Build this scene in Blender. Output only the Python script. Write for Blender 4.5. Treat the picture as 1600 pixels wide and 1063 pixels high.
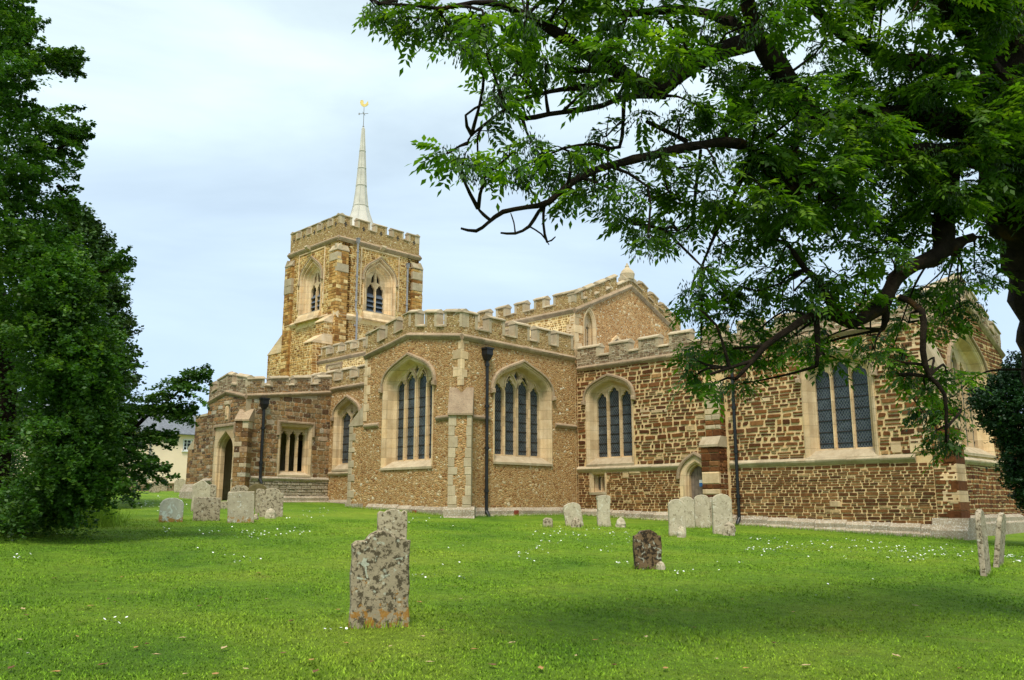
import bpy, math, random
import numpy as np
from mathutils import Vector
from mathutils.geometry import delaunay_2d_cdt
R = random.Random(7)
NR = np.random.default_rng(7)
PI = math.pi
for o in list(bpy.data.objects): bpy.data.objects.remove(o)
SC = bpy.context.scene
COL = SC.collection

# ------------------------------------------------------------------ camera
EYE = 1.6; FPX = 1330.0; PITCH = math.atan(255.5/1330.0); HEAD = math.radians(44.6)
cam = bpy.data.cameras.new('camera'); cam.sensor_width = 36; cam.lens = FPX/1600*36
cam.clip_start = .1; cam.clip_end = 3000
co = bpy.data.objects.new('camera', cam); COL.objects.link(co)
co.location = (0, 0, EYE); co.rotation_euler = (PI/2+PITCH, 0, HEAD); SC.camera = co
FW = np.array([-math.sin(HEAD)*math.cos(PITCH), math.cos(HEAD)*math.cos(PITCH), math.sin(PITCH)])
RT = np.array([math.cos(HEAD), math.sin(HEAD), 0.]); UP = np.cross(RT, FW)
CAM = np.array([0, 0, EYE])

# ------------------------------------------------------------------ light
SUN_EL = math.radians(58); SUN_AZ = math.radians(142)      # azimuth clockwise from north (+Y)
w = bpy.data.worlds.new('World'); SC.world = w; w.use_nodes = True
nt = w.node_tree; nt.nodes.clear()
def N(nt, t, **k):
    n = nt.nodes.new(t)
    for a, b in k.items(): setattr(n, a, b)
    return n
out = N(nt, 'ShaderNodeOutputWorld'); bg = N(nt, 'ShaderNodeBackground')
sky = N(nt, 'ShaderNodeTexSky', sky_type='NISHITA', sun_disc=False, sun_elevation=SUN_EL, sun_rotation=SUN_AZ, air_density=1.0, dust_density=1.5, ozone_density=1.5)
tc = N(nt, 'ShaderNodeTexCoord'); mp = N(nt, 'ShaderNodeMapping'); mp.inputs['Scale'].default_value = (1.2, 1.2, 4.5)
mp.inputs['Rotation'].default_value = (.12, .1, .5)
n1 = N(nt, 'ShaderNodeTexNoise'); n1.inputs['Scale'].default_value = 1.5; n1.inputs['Detail'].default_value = 7; n1.inputs['Roughness'].default_value = .52
n1.inputs['Distortion'].default_value = .35
rp = N(nt, 'ShaderNodeValToRGB'); rp.color_ramp.elements[0].position = .36; rp.color_ramp.elements[1].position = .68
rp.color_ramp.elements[0].color = (.60, .60, .60, 1); rp.color_ramp.elements[1].color = (.97, .97, .97, 1)
mx = N(nt, 'ShaderNodeMix', data_type='RGBA')
mx.inputs[7].default_value = (6.9, 8.1, 8.9, 1)
sep = N(nt, 'ShaderNodeSeparateXYZ')
cr = N(nt, 'ShaderNodeValToRGB')       # cloud veil: bluer low, whiter high
cr.color_ramp.elements[0].position = .03; cr.color_ramp.elements[0].color = (.54, .72, .98, 1)
cr.color_ramp.elements[1].position = .5; cr.color_ramp.elements[1].color = (.80, .95, 1.0, 1)
sc_ = N(nt, 'ShaderNodeVectorMath', operation='SCALE'); sc_.inputs['Scale'].default_value = 9.8
L = nt.links.new
L(tc.outputs['Generated'], mp.inputs['Vector']); L(mp.outputs[0], n1.inputs['Vector']); L(n1.outputs['Fac'], rp.inputs[0])
L(tc.outputs['Generated'], sep.inputs[0]); L(sep.outputs['Z'], cr.inputs[0]); L(cr.outputs[0], sc_.inputs[0])
L(rp.outputs[0], mx.inputs[0]); L(sky.outputs[0], mx.inputs[6]); L(sc_.outputs[0], mx.inputs[7]); L(mx.outputs[2], bg.inputs[0])
bg.inputs['Strength'].default_value = .1; L(bg.outputs[0], out.inputs[0])
sd = bpy.data.lights.new('sun', 'SUN'); sd.energy = 2.9; sd.angle = math.radians(16); sd.color = (1, .94, .83)
so = bpy.data.objects.new('sun', sd); COL.objects.link(so)
so.rotation_euler = (PI/2-SUN_EL, 0, PI-SUN_AZ)
so.location = (0, -20, 40)
vs = SC.view_settings; vs.view_transform = 'Standard'; vs.look = 'None'; vs.exposure = .34; vs.gamma = 1

# ------------------------------------------------------------------ helpers
def sm(a, b, x):
    t = np.clip((x-a)/(b-a), 0, 1); return t*t*(3-2*t)
def gz(x, y):
    x = np.asarray(x, float); y = np.asarray(y, float)
    xx = np.clip(x, -75, 12)
    return .10 - .04*xx + .18*sm(6, 20, y) + .025*np.sin(x*.5+y*.3)*np.cos(y*.37-x*.11)
def ray(px, py):
    d = FW*FPX + RT*(px-800) + UP*(531.5-py); return d
def at(px, py, f):            # the world point seen there at forward distance f
    d = ray(px, py); return CAM + d*(f/FPX)
def hit(px, py):              # where that line meets the lawn
    d = ray(px, py)/FPX; t = 2.0
    while t < 110:
        p = CAM+d*t
        if p[2] <= float(gz(p[0], p[1])): break
        t += .25
    lo, hi = t-.25, t
    for _ in range(14):
        m_ = (lo+hi)/2; p = CAM+d*m_
        if p[2] <= float(gz(p[0], p[1])): hi = m_
        else: lo = m_
    return CAM+d*hi
def smooth_noise(seed, n=5):
    r = random.Random(seed); k = [(r.uniform(.3, 2.2), r.uniform(0, 6.28), r.uniform(.3, 1)) for _ in range(n)]
    return lambda x: sum(a*math.sin(f*x+p) for f, p, a in k)/n

def pip(p, poly):
    x, y = p; c = False; n = len(poly)
    for i in range(n):
        x1, y1 = poly[i]; x2, y2 = poly[(i+1) % n]
        if (y1 > y) != (y2 > y) and x < (x2-x1)*(y-y1)/(y2-y1)+x1: c = not c
    return c
class Fr:                     # wall frame: u along the wall, v up, d outwards
    def __init__(s, ox, oy, ux, uy):
        l = math.hypot(ux, uy); s.o = (ox, oy); s.u = (ux/l, uy/l); s.n = (uy/l, -ux/l)
    def P(s, u, v, d=0): return (s.o[0]+s.u[0]*u+s.n[0]*d, s.o[1]+s.u[1]*u+s.n[1]*d, v)
def south(y): return Fr(0, y, 1, 0)
def east(x): return Fr(x, 0, 0, 1)

class MB:
    def __init__(s): s.v = []; s.f = []; s.m = []; s.r = []; s.mats = []
    def mi(s, m):
        if m not in s.mats: s.mats.append(m)
        return s.mats.index(m)
    def add(s, vs, fs, m, rnd=None):
        b = len(s.v); s.v.extend(vs); k = s.mi(m)
        rnd = R.random() if rnd is None else rnd
        s.r.extend([rnd]*len(vs))
        for f in fs: s.f.append(tuple(b+i for i in f)); s.m.append(k)
    def build(s, name, root=None, parent=None, smooth=False, loc=None):
        me = bpy.data.meshes.new(name)
        off = Vector((0, 0, 0))
        if root is not None: off = root.location.copy()
        elif loc is not None: off = Vector(loc)
        me.from_pydata([(a-off.x, b-off.y, c-off.z) for a, b, c in s.v], [], s.f)
        for m in s.mats: me.materials.append(m)
        if s.f: me.polygons.foreach_set('material_index', s.m)
        at_ = me.attributes.new('rnd', 'FLOAT', 'POINT'); at_.data.foreach_set('value', s.r)
        if smooth: me.polygons.foreach_set('use_smooth', [True]*len(s.f))
        me.update()
        o = bpy.data.objects.new(name, me); COL.objects.link(o)
        if parent is not None: o.parent = parent
        elif root is not None: o.parent = root
        elif loc is not None: o.location = loc
        return o
    # ---- shapes
    def box(s, fr, u0, u1, v0, v1, d0, d1, m, rnd=None, ch=0):
        if ch:
            c = ch; vs = []
            for d, i in ((d0, 0), (d1-c, 0), (d1, c)):
                for u, v in ((u0+i, v0+i), (u1-i, v0+i), (u1-i, v1-i), (u0+i, v1-i)): vs.append(fr.P(u, v, d))
            fs = [(8, 9, 10, 11), (3, 2, 1, 0)]
            for k in (0, 4):
                for a in range(4): b = (a+1) % 4; fs.append((k+a, k+b, k+4+b, k+4+a))
            s.add(vs, fs, m, rnd); return
        vs = [fr.P(u, v, d) for d in (d0, d1) for u, v in ((u0, v0), (u1, v0), (u1, v1), (u0, v1))]
        s.add(vs, [(3, 2, 1, 0), (4, 5, 6, 7), (0, 1, 5, 4), (1, 2, 6, 5), (2, 3, 7, 6), (3, 0, 4, 7)], m, rnd)
    def prism(s, fr, poly, d0, d1, m, holes=(), rnd=None, back=True, sides=True, hole_depth=None):
        loops = [poly]+list(holes)
        flat = [p for lp in loops for p in lp]
        ed = []; k = 0
        for lp in loops:
            ed += [(k+i, k+(i+1) % len(lp)) for i in range(len(lp))]; k += len(lp)
        V2, _, F2, *_r = delaunay_2d_cdt([Vector(p) for p in flat], ed, [], 0, 1e-5)
        tp = [tuple(v) for v in V2]; nf = []
        for t in F2:
            cx = sum(tp[i][0] for i in t)/len(t); cy = sum(tp[i][1] for i in t)/len(t)
            if not pip((cx, cy), poly) or any(pip((cx, cy), h) for h in holes): continue
            a, b, c = (tp[i] for i in t[:3])
            ar = (b[0]-a[0])*(c[1]-a[1])-(b[1]-a[1])*(c[0]-a[0])
            nf.append(tuple(t) if ar > 0 else tuple(t)[::-1])
        s.add([fr.P(a, b, d1) for a, b in tp], nf, m, rnd)
        if back: s.add([fr.P(a, b, d0) for a, b in tp], [f[::-1] for f in nf], m, rnd)
        n = len(flat); fs = []
        vs = [fr.P(a, b, d1) for a, b in flat]
        vs += [fr.P(a, b, d0) for a, b in flat]
        if sides:
            k = 0
            for li, lp in enumerate(loops):
                area = sum(lp[i][0]*lp[(i+1) % len(lp)][1]-lp[(i+1) % len(lp)][0]*lp[i][1] for i in range(len(lp)))
                ccw = area > 0
                if li: ccw = not ccw
                for i in range(len(lp)):
                    a = k+i; b = k+(i+1) % len(lp)
                    fs.append((a, a+n, b+n, b) if ccw else (b, b+n, a+n, a))
                k += len(lp)
        s.add(vs, fs, m, rnd)
    def profile(s, fr, path, prof, m, closed=False, ends=True, rnd=None):
        """bridge offset copies of a (u,v) path; prof = [(offset, depth)], offset to the left of travel"""
        n = len(path); nr = []
        for i in range(n):
            a = path[i-1] if (i or closed) else path[i]; b = path[(i+1) % n] if (i < n-1 or closed) else path[i]
            if not closed and i == 0: a = path[0]
            p = path[i]
            def nn(q, r):
                dx, dy = r[0]-q[0], r[1]-q[1]; l = math.hypot(dx, dy) or 1; return (-dy/l, dx/l)
            e1 = nn(a, p) if a != p else nn(p, b); e2 = nn(p, b) if b != p else e1
            mx_, my = e1[0]+e2[0], e1[1]+e2[1]; l = math.hypot(mx_, my) or 1; mx_ /= l; my /= l
            k = 1/max(.45, mx_*e1[0]+my*e1[1]); nr.append((mx_*k, my*k))
        vs = []; fs = []
        for o_, d in prof:
            for (u, v), (a, b) in zip(path, nr): vs.append(fr.P(u+a*o_, v+b*o_, d))
        for j in range(len(prof)-1):
            for i in range(n-1 if not closed else n):
                a = j*n+i; b = j*n+(i+1) % n; fs.append((a, b, b+n, a+n))
        if ends and not closed:
            fs.append(tuple(j*n for j in range(len(prof)))); fs.append(tuple(j*n+n-1 for j in range(len(prof)))[::-1])
        s.add(vs, fs, m, rnd)
    def bar(s, fr, u0, va, u1, vb, prof, m, rnd=None):
        """extrude a (d, dv) profile along a wall from (u0,va) to (u1,vb)"""
        n = len(prof); J = (lambda: R.uniform(-.007, .007)) if m.name in ('weathered_ashlar', 'string_stone', 'plinth_stone') else (lambda: 0)
        vs = [fr.P(u0, va+b+J(), a+J()) for a, b in prof]+[fr.P(u1, vb+b+J(), a+J()) for a, b in prof]
        fs = [(i, (i+1) % n, n+(i+1) % n, n+i) for i in range(n)]+[tuple(range(n))[::-1], tuple(range(n, 2*n))]
        s.add(vs, fs, m, rnd)
    def stones(s, fr, u0, u1, vlo, vhi, m, hr=(.09, .2), wr=(.14, .36), gap=.022, skip=None, wob=.03, jit=.3, dep=.022, seed=1, base=0., split=.18, tilt=0., vmax=None):
        """random coursed rubble; vlo/vhi numbers, vmax(u) an upper limit"""
        r = random.Random(seed); f = smooth_noise(seed+5); v = vlo
        while v < vhi-.03:
            h = r.uniform(*hr)
            if v+h > vhi-.03: h = vhi-v
            u = u0; A = wob*(0 if (v < vlo+.05 or v+h > vhi-.05) else 1)
            while u < u1-.01:
                ww = r.uniform(*wr)*(.6+.4*h/hr[1])
                if u+ww > u1-.08: ww = u1-u
                cells = [(u, v, ww, h)]
                if h > hr[0]*1.35 and r.random() < split: hh = h*r.uniform(.4, .6); cells = [(u, v, ww, hh), (u, v+hh, ww, h-hh)]
                for (a, b, cw, chh) in cells:
                    g = gap*r.uniform(.6, 1.5)/2
                    x0, x1, y0, y1 = a+g, a+cw-g, b+g, b+chh-g
                    if x1-x0 < .02 or y1-y0 < .015: continue
                    cx, cy = (x0+x1)/2, (y0+y1)/2
                    if skip and skip(x0, y0, x1, y1):
                        ok = False; W_ = x1-x0
                        for k in (.85, .7, .55, .4, .28):
                            if W_*k < .045: break
                            if not skip(x0, y0, x0+W_*k, y1): x1 = x0+W_*k; ok = True; break
                            if not skip(x1-W_*k, y0, x1, y1): x0 = x1-W_*k; ok = True; break
                        if not ok: continue
                        cx = (x0+x1)/2
                    if vmax and y1 > vmax(cx)-.01: continue
                    hw, hh2 = (x1-x0)/2, (y1-y0)/2
                    pts = []
                    c = min(hw, hh2)*r.uniform(.25, .6)
                    for sx, sy, o in ((1, -1, 0), (1, 1, 1), (-1, 1, 0), (-1, -1, 1)):
                        j = jit*c
                        pA = (sx*(hw-c)+r.uniform(-j, j), sy*hh2+r.uniform(-j, 0)*sy)
                        pB = (sx*hw+r.uniform(-j, 0)*sx, sy*(hh2-c)+r.uniform(-j, j))
                        pts += [pA, pB] if o == 0 else [pB, pA]
                    dd = A*f(cx*1.3+b); ins = min(.014, hh2*.4); d1 = dep*r.uniform(.6, 1.35)
                    tl = r.uniform(-1, 1)*.006
                    vs = [fr.P(cx+x, cy+y+dd, base) for x, y in pts]
                    for x, y in pts:
                        l = math.hypot(x, y) or 1; k = max(.2, 1-ins/l)
                        vs.append(fr.P(cx+x*k, cy+y*k+dd, base+d1+tl*(x/hw)))
                    fs = [(i, (i+1) % 8, 8+(i+1) % 8, 8+i) for i in range(8)]+[tuple(range(8, 16))]
                    s.add(vs, fs, m, r.random())
                u += ww
            v += h

def empty(name, loc, label, cat, group=None, rz=0, kind=None):
    o = bpy.data.objects.new(name, None); COL.objects.link(o); o.location = loc; o.rotation_euler.z = rz; o.empty_display_size = .3
    return tag(o, label, cat, group, kind)
def tag(o, label=None, cat=None, group=None, kind=None):
    if label: o['label'] = label
    if cat: o['category'] = cat
    if group: o['group'] = group
    if kind: o['kind'] = kind
    return o

# ------------------------------------------------------------------ materials
def mat(name, rough=.9, spec=.25):
    m = bpy.data.materials.new(name); m.use_nodes = True; nt = m.node_tree; b = nt.nodes['Principled BSDF']
    b.inputs['Roughness'].default_value = rough; b.inputs['Specular IOR Level'].default_value = spec
    return m, nt, b
def noise(nt, scale, detail=4, rough=.55, vec=None, dist=0):
    n = N(nt, 'ShaderNodeTexNoise'); n.inputs['Scale'].default_value = scale; n.inputs['Detail'].default_value = detail; n.inputs['Roughness'].default_value = rough
    n.inputs['Distortion'].default_value = dist
    if vec is None:
        g = N(nt, 'ShaderNodeTexCoord'); vec = g.outputs['Object']
    nt.links.new(vec, n.inputs['Vector']); return n.outputs['Fac']
def ramp(nt, fac, stops, mode='LINEAR'):
    r = N(nt, 'ShaderNodeValToRGB'); e = r.color_ramp.elements; r.color_ramp.interpolation = mode
    while len(e) < len(stops): e.new(.5)
    for i, (p, c) in enumerate(stops):
        e[i].position = p; e[i].color = (*c, 1) if len(c) == 3 else c
    nt.links.new(fac, r.inputs[0]); return r.outputs[0]
def g3(v): return (v, v, v)
def mix(nt, fac, a, b, mode='MIX'):
    m = N(nt, 'ShaderNodeMix', data_type='RGBA', blend_type=mode)
    for i, x in ((0, fac), (6, a), (7, b)):
        if isinstance(x, (int, float)): m.inputs[i].default_value = x
        elif isinstance(x, tuple): m.inputs[i].default_value = (*x, 1)
        else: nt.links.new(x, m.inputs[i])
    return m.outputs[2]
def bump(nt, b, h, strength=.5, dist=.02):
    n = N(nt, 'ShaderNodeBump'); n.inputs['Strength'].default_value = strength; n.inputs['Distance'].default_value = dist
    nt.links.new(h, n.inputs['Height']); nt.links.new(n.outputs[0], b.inputs['Normal'])
def attr(nt):
    a = N(nt, 'ShaderNodeAttribute', attribute_name='rnd'); return a.outputs['Fac']

def stone_mat(name, stops, lichen=.0, nscale=9, dark=.55):
    m, nt, b = mat(name, .93, .15)
    c = ramp(nt, attr(nt), stops)
    n = noise(nt, nscale, 6, .6)
    c = mix(nt, 1.0, c, ramp(nt, n, [(.28, g3(dark)), (.5, g3(1.0)), (.72, g3(1.3))]), 'MULTIPLY')
    big = noise(nt, .55, 3)
    c = mix(nt, 1.0, c, ramp(nt, big, [(.3, g3(.8)), (.7, g3(1.15))]), 'MULTIPLY')
    if lichen:
        l = noise(nt, 14, 5, .7); l2 = ramp(nt, l, [(.62-lichen*.1, g3(0)), (.68-lichen*.1, g3(1))])
        c = mix(nt, l2, c, (.50, .47, .38))
    nt.links.new(c, b.inputs['Base Color']); bump(nt, b, noise(nt, 40, 5, .7), .55, .012)
    return m
def plain_stone(name, c0, c1, spot=(.2, .18, .13), spotp=.66, orange=0, nsc=3.0, joint=0):
    m, nt, b = mat(name, .92, .2)
    c = mix(nt, ramp(nt, noise(nt, nsc, 6, .65), [(.3, g3(0)), (.7, g3(1))]), c0, c1)
    c = mix(nt, 1.0, c, ramp(nt, attr(nt), [(0, g3(.82)), (1, g3(1.12))]), 'MULTIPLY')
    sp = ramp(nt, noise(nt, 26, 5, .75), [(spotp-.04, g3(0)), (spotp+.04, g3(1))])
    c = mix(nt, sp, c, spot)
    st = ramp(nt, noise(nt, 1.3, 5, .7), [(.55, g3(0)), (.75, g3(.55))])
    c = mix(nt, st, c, tuple(x*.62 for x in c0))
    run = N(nt, 'ShaderNodeMapping'); run.inputs['Scale'].default_value = (5, 5, .5); tcr = N(nt, 'ShaderNodeTexCoord'); nt.links.new(tcr.outputs['Object'], run.inputs[0])
    rs = ramp(nt, noise(nt, 1.2, 5, .7, run.outputs[0]), [(.52, g3(0)), (.78, g3(.5))]); c = mix(nt, rs, c, tuple(x*.5 for x in c0))   # rain streaks
    if joint:
        sz = N(nt, 'ShaderNodeSeparateXYZ'); nt.links.new(tcr.outputs['Object'], sz.inputs[0])
        dv = N(nt, 'ShaderNodeMath', operation='DIVIDE'); dv.inputs[1].default_value = joint; nt.links.new(sz.outputs[2], dv.inputs[0])
        fr_ = N(nt, 'ShaderNodeMath', operation='FRACT'); nt.links.new(dv.outputs[0], fr_.inputs[0])
        fl = N(nt, 'ShaderNodeMath', operation='FLOOR'); nt.links.new(dv.outputs[0], fl.inputs[0])
        hz_ = N(nt, 'ShaderNodeMath', operation='ADD'); nt.links.new(sz.outputs[0], hz_.inputs[0]); nt.links.new(sz.outputs[1], hz_.inputs[1])
        rd = N(nt, 'ShaderNodeMath', operation='SNAP'); rd.inputs[1].default_value = .7; nt.links.new(hz_.outputs[0], rd.inputs[0])
        cmb = N(nt, 'ShaderNodeCombineXYZ'); nt.links.new(fl.outputs[0], cmb.inputs[0]); nt.links.new(rd.outputs[0], cmb.inputs[1])
        wn = N(nt, 'ShaderNodeTexWhiteNoise'); nt.links.new(cmb.outputs[0], wn.inputs['Vector'])
        c = mix(nt, 1.0, c, ramp(nt, wn.outputs['Value'], [(0, (.78, .74, .68)), (.5, g3(1)), (1, (1.12, 1.06, .96))]), 'MULTIPLY')
        c = mix(nt, ramp(nt, fr_.outputs[0], [(.0, g3(.55)), (.03, g3(.55)), (.05, g3(0))]), c, tuple(x*.4 for x in c0))
    if orange:
        og = ramp(nt, noise(nt, 7, 5, .6, dist=.6), [(.72-orange*.2, g3(0)), (.76-orange*.2, g3(.85))])
        c = mix(nt, og, c, (.42, .21, .035))
    nt.links.new(c, b.inputs['Base Color']); bump(nt, b, noise(nt, 30, 6, .7), .45, .012)
    return m
BROWN = [(0, (.070, .026, .011)), (.3, (.13, .047, .015)), (.6, (.20, .075, .022)), (.84, (.14, .062, .028)), (.95, (.28, .125, .04)), (.98, (.36, .20, .08)), (1, (.56, .42, .23))]
M_iron = stone_mat('ironstone', BROWN)
M_iron2 = stone_mat('ironstone_small', [(0, (.085, .034, .013)), (.4, (.145, .060, .020)), (.8, (.22, .098, .033)), (.95, (.30, .16, .06)), (1, (.50, .37, .19))])
M_mort = plain_stone('mortar', (.62, .41, .185), (.78, .57, .30), spot=(.42, .30, .16), spotp=.7)
M_tower = stone_mat('tower_stone', [(0, (.20, .085, .022)), (.4, (.36, .185, .05)), (.8, (.50, .29, .09)), (1, (.66, .48, .22))], nscale=5)
M_tmort = plain_stone('tower_mortar', (.72, .51, .22), (.85, .64, .33), spot=(.5, .38, .2), spotp=.7)
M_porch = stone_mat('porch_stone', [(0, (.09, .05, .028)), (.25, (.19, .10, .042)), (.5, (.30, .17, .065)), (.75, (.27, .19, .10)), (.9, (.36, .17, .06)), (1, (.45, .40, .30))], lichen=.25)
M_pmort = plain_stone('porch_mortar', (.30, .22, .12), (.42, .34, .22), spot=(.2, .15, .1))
M_par = stone_mat('parapet_stone', [(0, (.16, .09, .05)), (.4, (.27, .18, .10)), (.8, (.38, .29, .18)), (1, (.50, .42, .29))], lichen=.4)
M_parm = plain_stone('parapet_mortar', (.38, .28, .17), (.50, .40, .27), spot=(.25, .2, .14), spotp=.62)
M_ash = plain_stone('ashlar', (.58, .41, .225), (.73, .56, .355), spot=(.30, .24, .15), spotp=.64, joint=.37)
M_grey = plain_stone('weathered_ashlar', (.40, .30, .18), (.54, .44, .29), spot=(.22, .19, .14), spotp=.62, orange=.12)
M_base = plain_stone('plinth_stone', (.27, .20, .125), (.43, .35, .24), spot=(.58, .54, .45), spotp=.56)
M_mould = plain_stone('string_stone', (.30, .205, .125), (.44, .325, .20), spot=(.16, .13, .09), spotp=.58)

def rubble_mat(name, scale=9.5, warm=1.0):
    m, nt, b = mat(name, .94, .12)
    tcn = N(nt, 'ShaderNodeTexCoord'); mpn = N(nt, 'ShaderNodeMapping'); mpn.inputs['Scale'].default_value = (1, 1, 1.45)
    nt.links.new(tcn.outputs['Object'], mpn.inputs[0])
    nz = N(nt, 'ShaderNodeTexNoise'); nz.inputs['Scale'].default_value = 5; nt.links.new(mpn.outputs[0], nz.inputs['Vector'])
    ad = N(nt, 'ShaderNodeVectorMath', operation='MULTIPLY_ADD'); ad.inputs[1].default_value = (.12, .12, .12)
    nt.links.new(nz.outputs['Color'], ad.inputs[0]); nt.links.new(mpn.outputs[0], ad.inputs[2])
    v1 = N(nt, 'ShaderNodeTexVoronoi', feature='DISTANCE_TO_EDGE'); v2 = N(nt, 'ShaderNodeTexVoronoi')
    zn = noise(nt, .9, 3, .5); st_ = ramp(nt, zn, [(.47, g3(0)), (.53, g3(1))], 'CONSTANT'); zs = N(nt, 'ShaderNodeMath', operation='MULTIPLY_ADD'); zs.inputs[1].default_value = -scale*.38; zs.inputs[2].default_value = scale*1.18; nt.links.new(st_, zs.inputs[0])
    for v in (v1, v2): nt.links.new(zs.outputs[0], v.inputs['Scale']); nt.links.new(ad.outputs[0], v.inputs['Vector'])
    sp = N(nt, 'ShaderNodeSeparateColor'); nt.links.new(v2.outputs['Color'], sp.inputs[0])
    c = ramp(nt, sp.outputs[0], [(0, (.27*warm, .12, .040)), (.15, (.42*warm, .215, .078)), (.5, (.53*warm, .305, .12)), (.85, (.62*warm, .40, .18)), (.95, (.70, .52, .30)), (1, (.82, .72, .52))])
    c = mix(nt, 1.0, c, ramp(nt, noise(nt, 20, 5, .6), [(.3, g3(.72)), (.7, g3(1.18))]), 'MULTIPLY')
    big = ramp(nt, noise(nt, .6, 5, .6), [(.35, g3(0)), (.65, g3(1))])
    c = mix(nt, big, c, mix(nt, 1.0, c, (.84, .80, .76), 'MULTIPLY'))
    mo = ramp(nt, v1.outputs['Distance'], [(.02, g3(1)), (.10, g3(0))])
    c = mix(nt, mo, c, (.42, .28, .14))  # mortar joints, toned darker to paint in the shadows between stones
    dk = ramp(nt, noise(nt, 11, 4, .6), [(.66, g3(0)), (.71, g3(.7))]); c = mix(nt, dk, c, (.16, .085, .04))
    nt.links.new(c, b.inputs['Base Color'])
    mh = N(nt, 'ShaderNodeMath', operation='ADD'); nt.links.new(ramp(nt, v1.outputs['Distance'], [(0, g3(0)), (.25, g3(1))]), mh.inputs[0]); nt.links.new(noise(nt, 30, 4, .7), mh.inputs[1])
    bump(nt, b, mh.outputs[0], .7, .035)
    return m
M_rub = rubble_mat('rubble'); M_rub2 = rubble_mat('rubble_gable', 8.5, 1.05); M_rubg = rubble_mat('rubble_parapet', 11, .85)

m, nt, b = mat('dark_glass', .12, .5); M_glass = m
tcn = N(nt, 'ShaderNodeTexCoord')
sp = N(nt, 'ShaderNodeSeparateXYZ'); nt.links.new(tcn.outputs['Object'], sp.inputs[0])
hs = N(nt, 'ShaderNodeMath', operation='ADD'); nt.links.new(sp.outputs[0], hs.inputs[0]); nt.links.new(sp.outputs[1], hs.inputs[1])
def lat(sign):
    a = N(nt, 'ShaderNodeMath', operation='MULTIPLY'); a.inputs[1].default_value = .62*sign; nt.links.new(sp.outputs[2], a.inputs[0])
    c = N(nt, 'ShaderNodeMath', operation='ADD'); nt.links.new(hs.outputs[0], c.inputs[0]); nt.links.new(a.outputs[0], c.inputs[1])
    d = N(nt, 'ShaderNodeMath', operation='MULTIPLY'); d.inputs[1].default_value = 1/.092; nt.links.new(c.outputs[0], d.inputs[0])
    e = N(nt, 'ShaderNodeMath', operation='FRACT'); nt.links.new(d.outputs[0], e.inputs[0])
    f = N(nt, 'ShaderNodeMath', operation='LESS_THAN'); f.inputs[1].default_value = .17; nt.links.new(e.outputs[0], f.inputs[0]); return f.outputs[0]
mxn = N(nt, 'ShaderNodeMath', operation='MAXIMUM'); nt.links.new(lat(1), mxn.inputs[0]); nt.links.new(lat(-1), mxn.inputs[1])
gc = ramp(nt, noise(nt, 3.2, 4, .6), [(.3, (.006, .009, .013)), (.55, (.03, .04, .05)), (.75, (.08, .10, .11))])  # lighter grey-blue patches paint uneven reflections into the pane colour
nt.links.new(mix(nt, mxn.outputs[0], gc, (.095, .112, .115)), b.inputs['Base Color'])
rr = N(nt, 'ShaderNodeMath', operation='MULTIPLY_ADD'); rr.inputs[1].default_value = .5; rr.inputs[2].default_value = .16; nt.links.new(mxn.outputs[0], rr.inputs[0]); nt.links.new(rr.outputs[0], b.inputs['Roughness'])
bump(nt, b, noise(nt, 11, 3), .6, .03)

def simple(name, c, rough=.6, metal=0, var=.15, nsc=8, spec=.4):
    m, nt, b = mat(name, rough, spec); b.inputs['Metallic'].default_value = metal
    cc = mix(nt, ramp(nt, noise(nt, nsc, 4), [(.3, g3(0)), (.7, g3(1))]), tuple(x*(1-var) for x in c), tuple(min(1, x*(1+var)) for x in c))
    nt.links.new(cc, b.inputs['Base Color']); return m
M_black = simple('cast_iron', (.012, .014, .016), .45, 0, .3)
M_bar = simple('iron_bar', (.025, .018, .015), .8)
M_louv = simple('louvre', (.10, .12, .15), .6)
M_leadp = simple('lead_pipe', (.25, .24, .24), .6)
M_lead = simple('roof_lead', (.52, .56, .60), .45, 0, .15, 2)
M_slead = simple('spire_lead', (.56, .52, .44), .5, 0, .14, 2)
M_gold = simple('gilt', (.85, .62, .20), .3, .7)
M_oak = simple('oak', (.20, .15, .11), .85, 0, .35, 5)
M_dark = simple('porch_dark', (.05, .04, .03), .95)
M_white = simple('white_paint', (.78, .78, .76), .5)
M_blue = simple('notice_blue', (.04, .16, .42), .5)
M_cream = simple('cream_render', (.93, .74, .54), .85, 0, .04, 1.2)
M_slate = simple('slate', (.16, .17, .19), .8, 0, .3, 6)
M_brick = simple('red_stone', (.24, .05, .025), .9, 0, .2)

def grass_mat(name, blades=False):
    m, nt, b = mat(name, .85, .15)
    g = N(nt, 'ShaderNodeNewGeometry'); P = g.outputs['Position']
    a = ramp(nt, noise(nt, .35, 4, .6, P), [(.3, (.09, .195, .012)), (.5, (.165, .285, .017)), (.72, (.25, .34, .028))])
    f = ramp(nt, noise(nt, 6, 5, .7, P), [(.3, g3(.72)), (.7, g3(1.25))])
    c = mix(nt, 1.0, a, f, 'MULTIPLY')
    y = ramp(nt, noise(nt, 1.6, 5, .65, P), [(.60, g3(0)), (.75, g3(.55))]); c = mix(nt, y, c, (.25, .25, .05)); c = mix(nt, ramp(nt, noise(nt, .8, 6, .7, P), [(.68, g3(0)), (.76, g3(.6))]), c, (.30, .24, .09))
    d = ramp(nt, noise(nt, 70, 3, .7, P), [(.3, g3(.6)), (.7, g3(1.3))]); c = mix(nt, 1.0, c, d, 'MULTIPLY')
    if blades: c = mix(nt, 1.0, c, ramp(nt, attr(nt), [(0, g3(.75)), (1, g3(1.35))]), 'MULTIPLY')
    nt.links.new(c, b.inputs['Base Color'])
    if not blades: bump(nt, b, noise(nt, 45, 6, .8, P), 1.0, .05)
    return m
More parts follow.
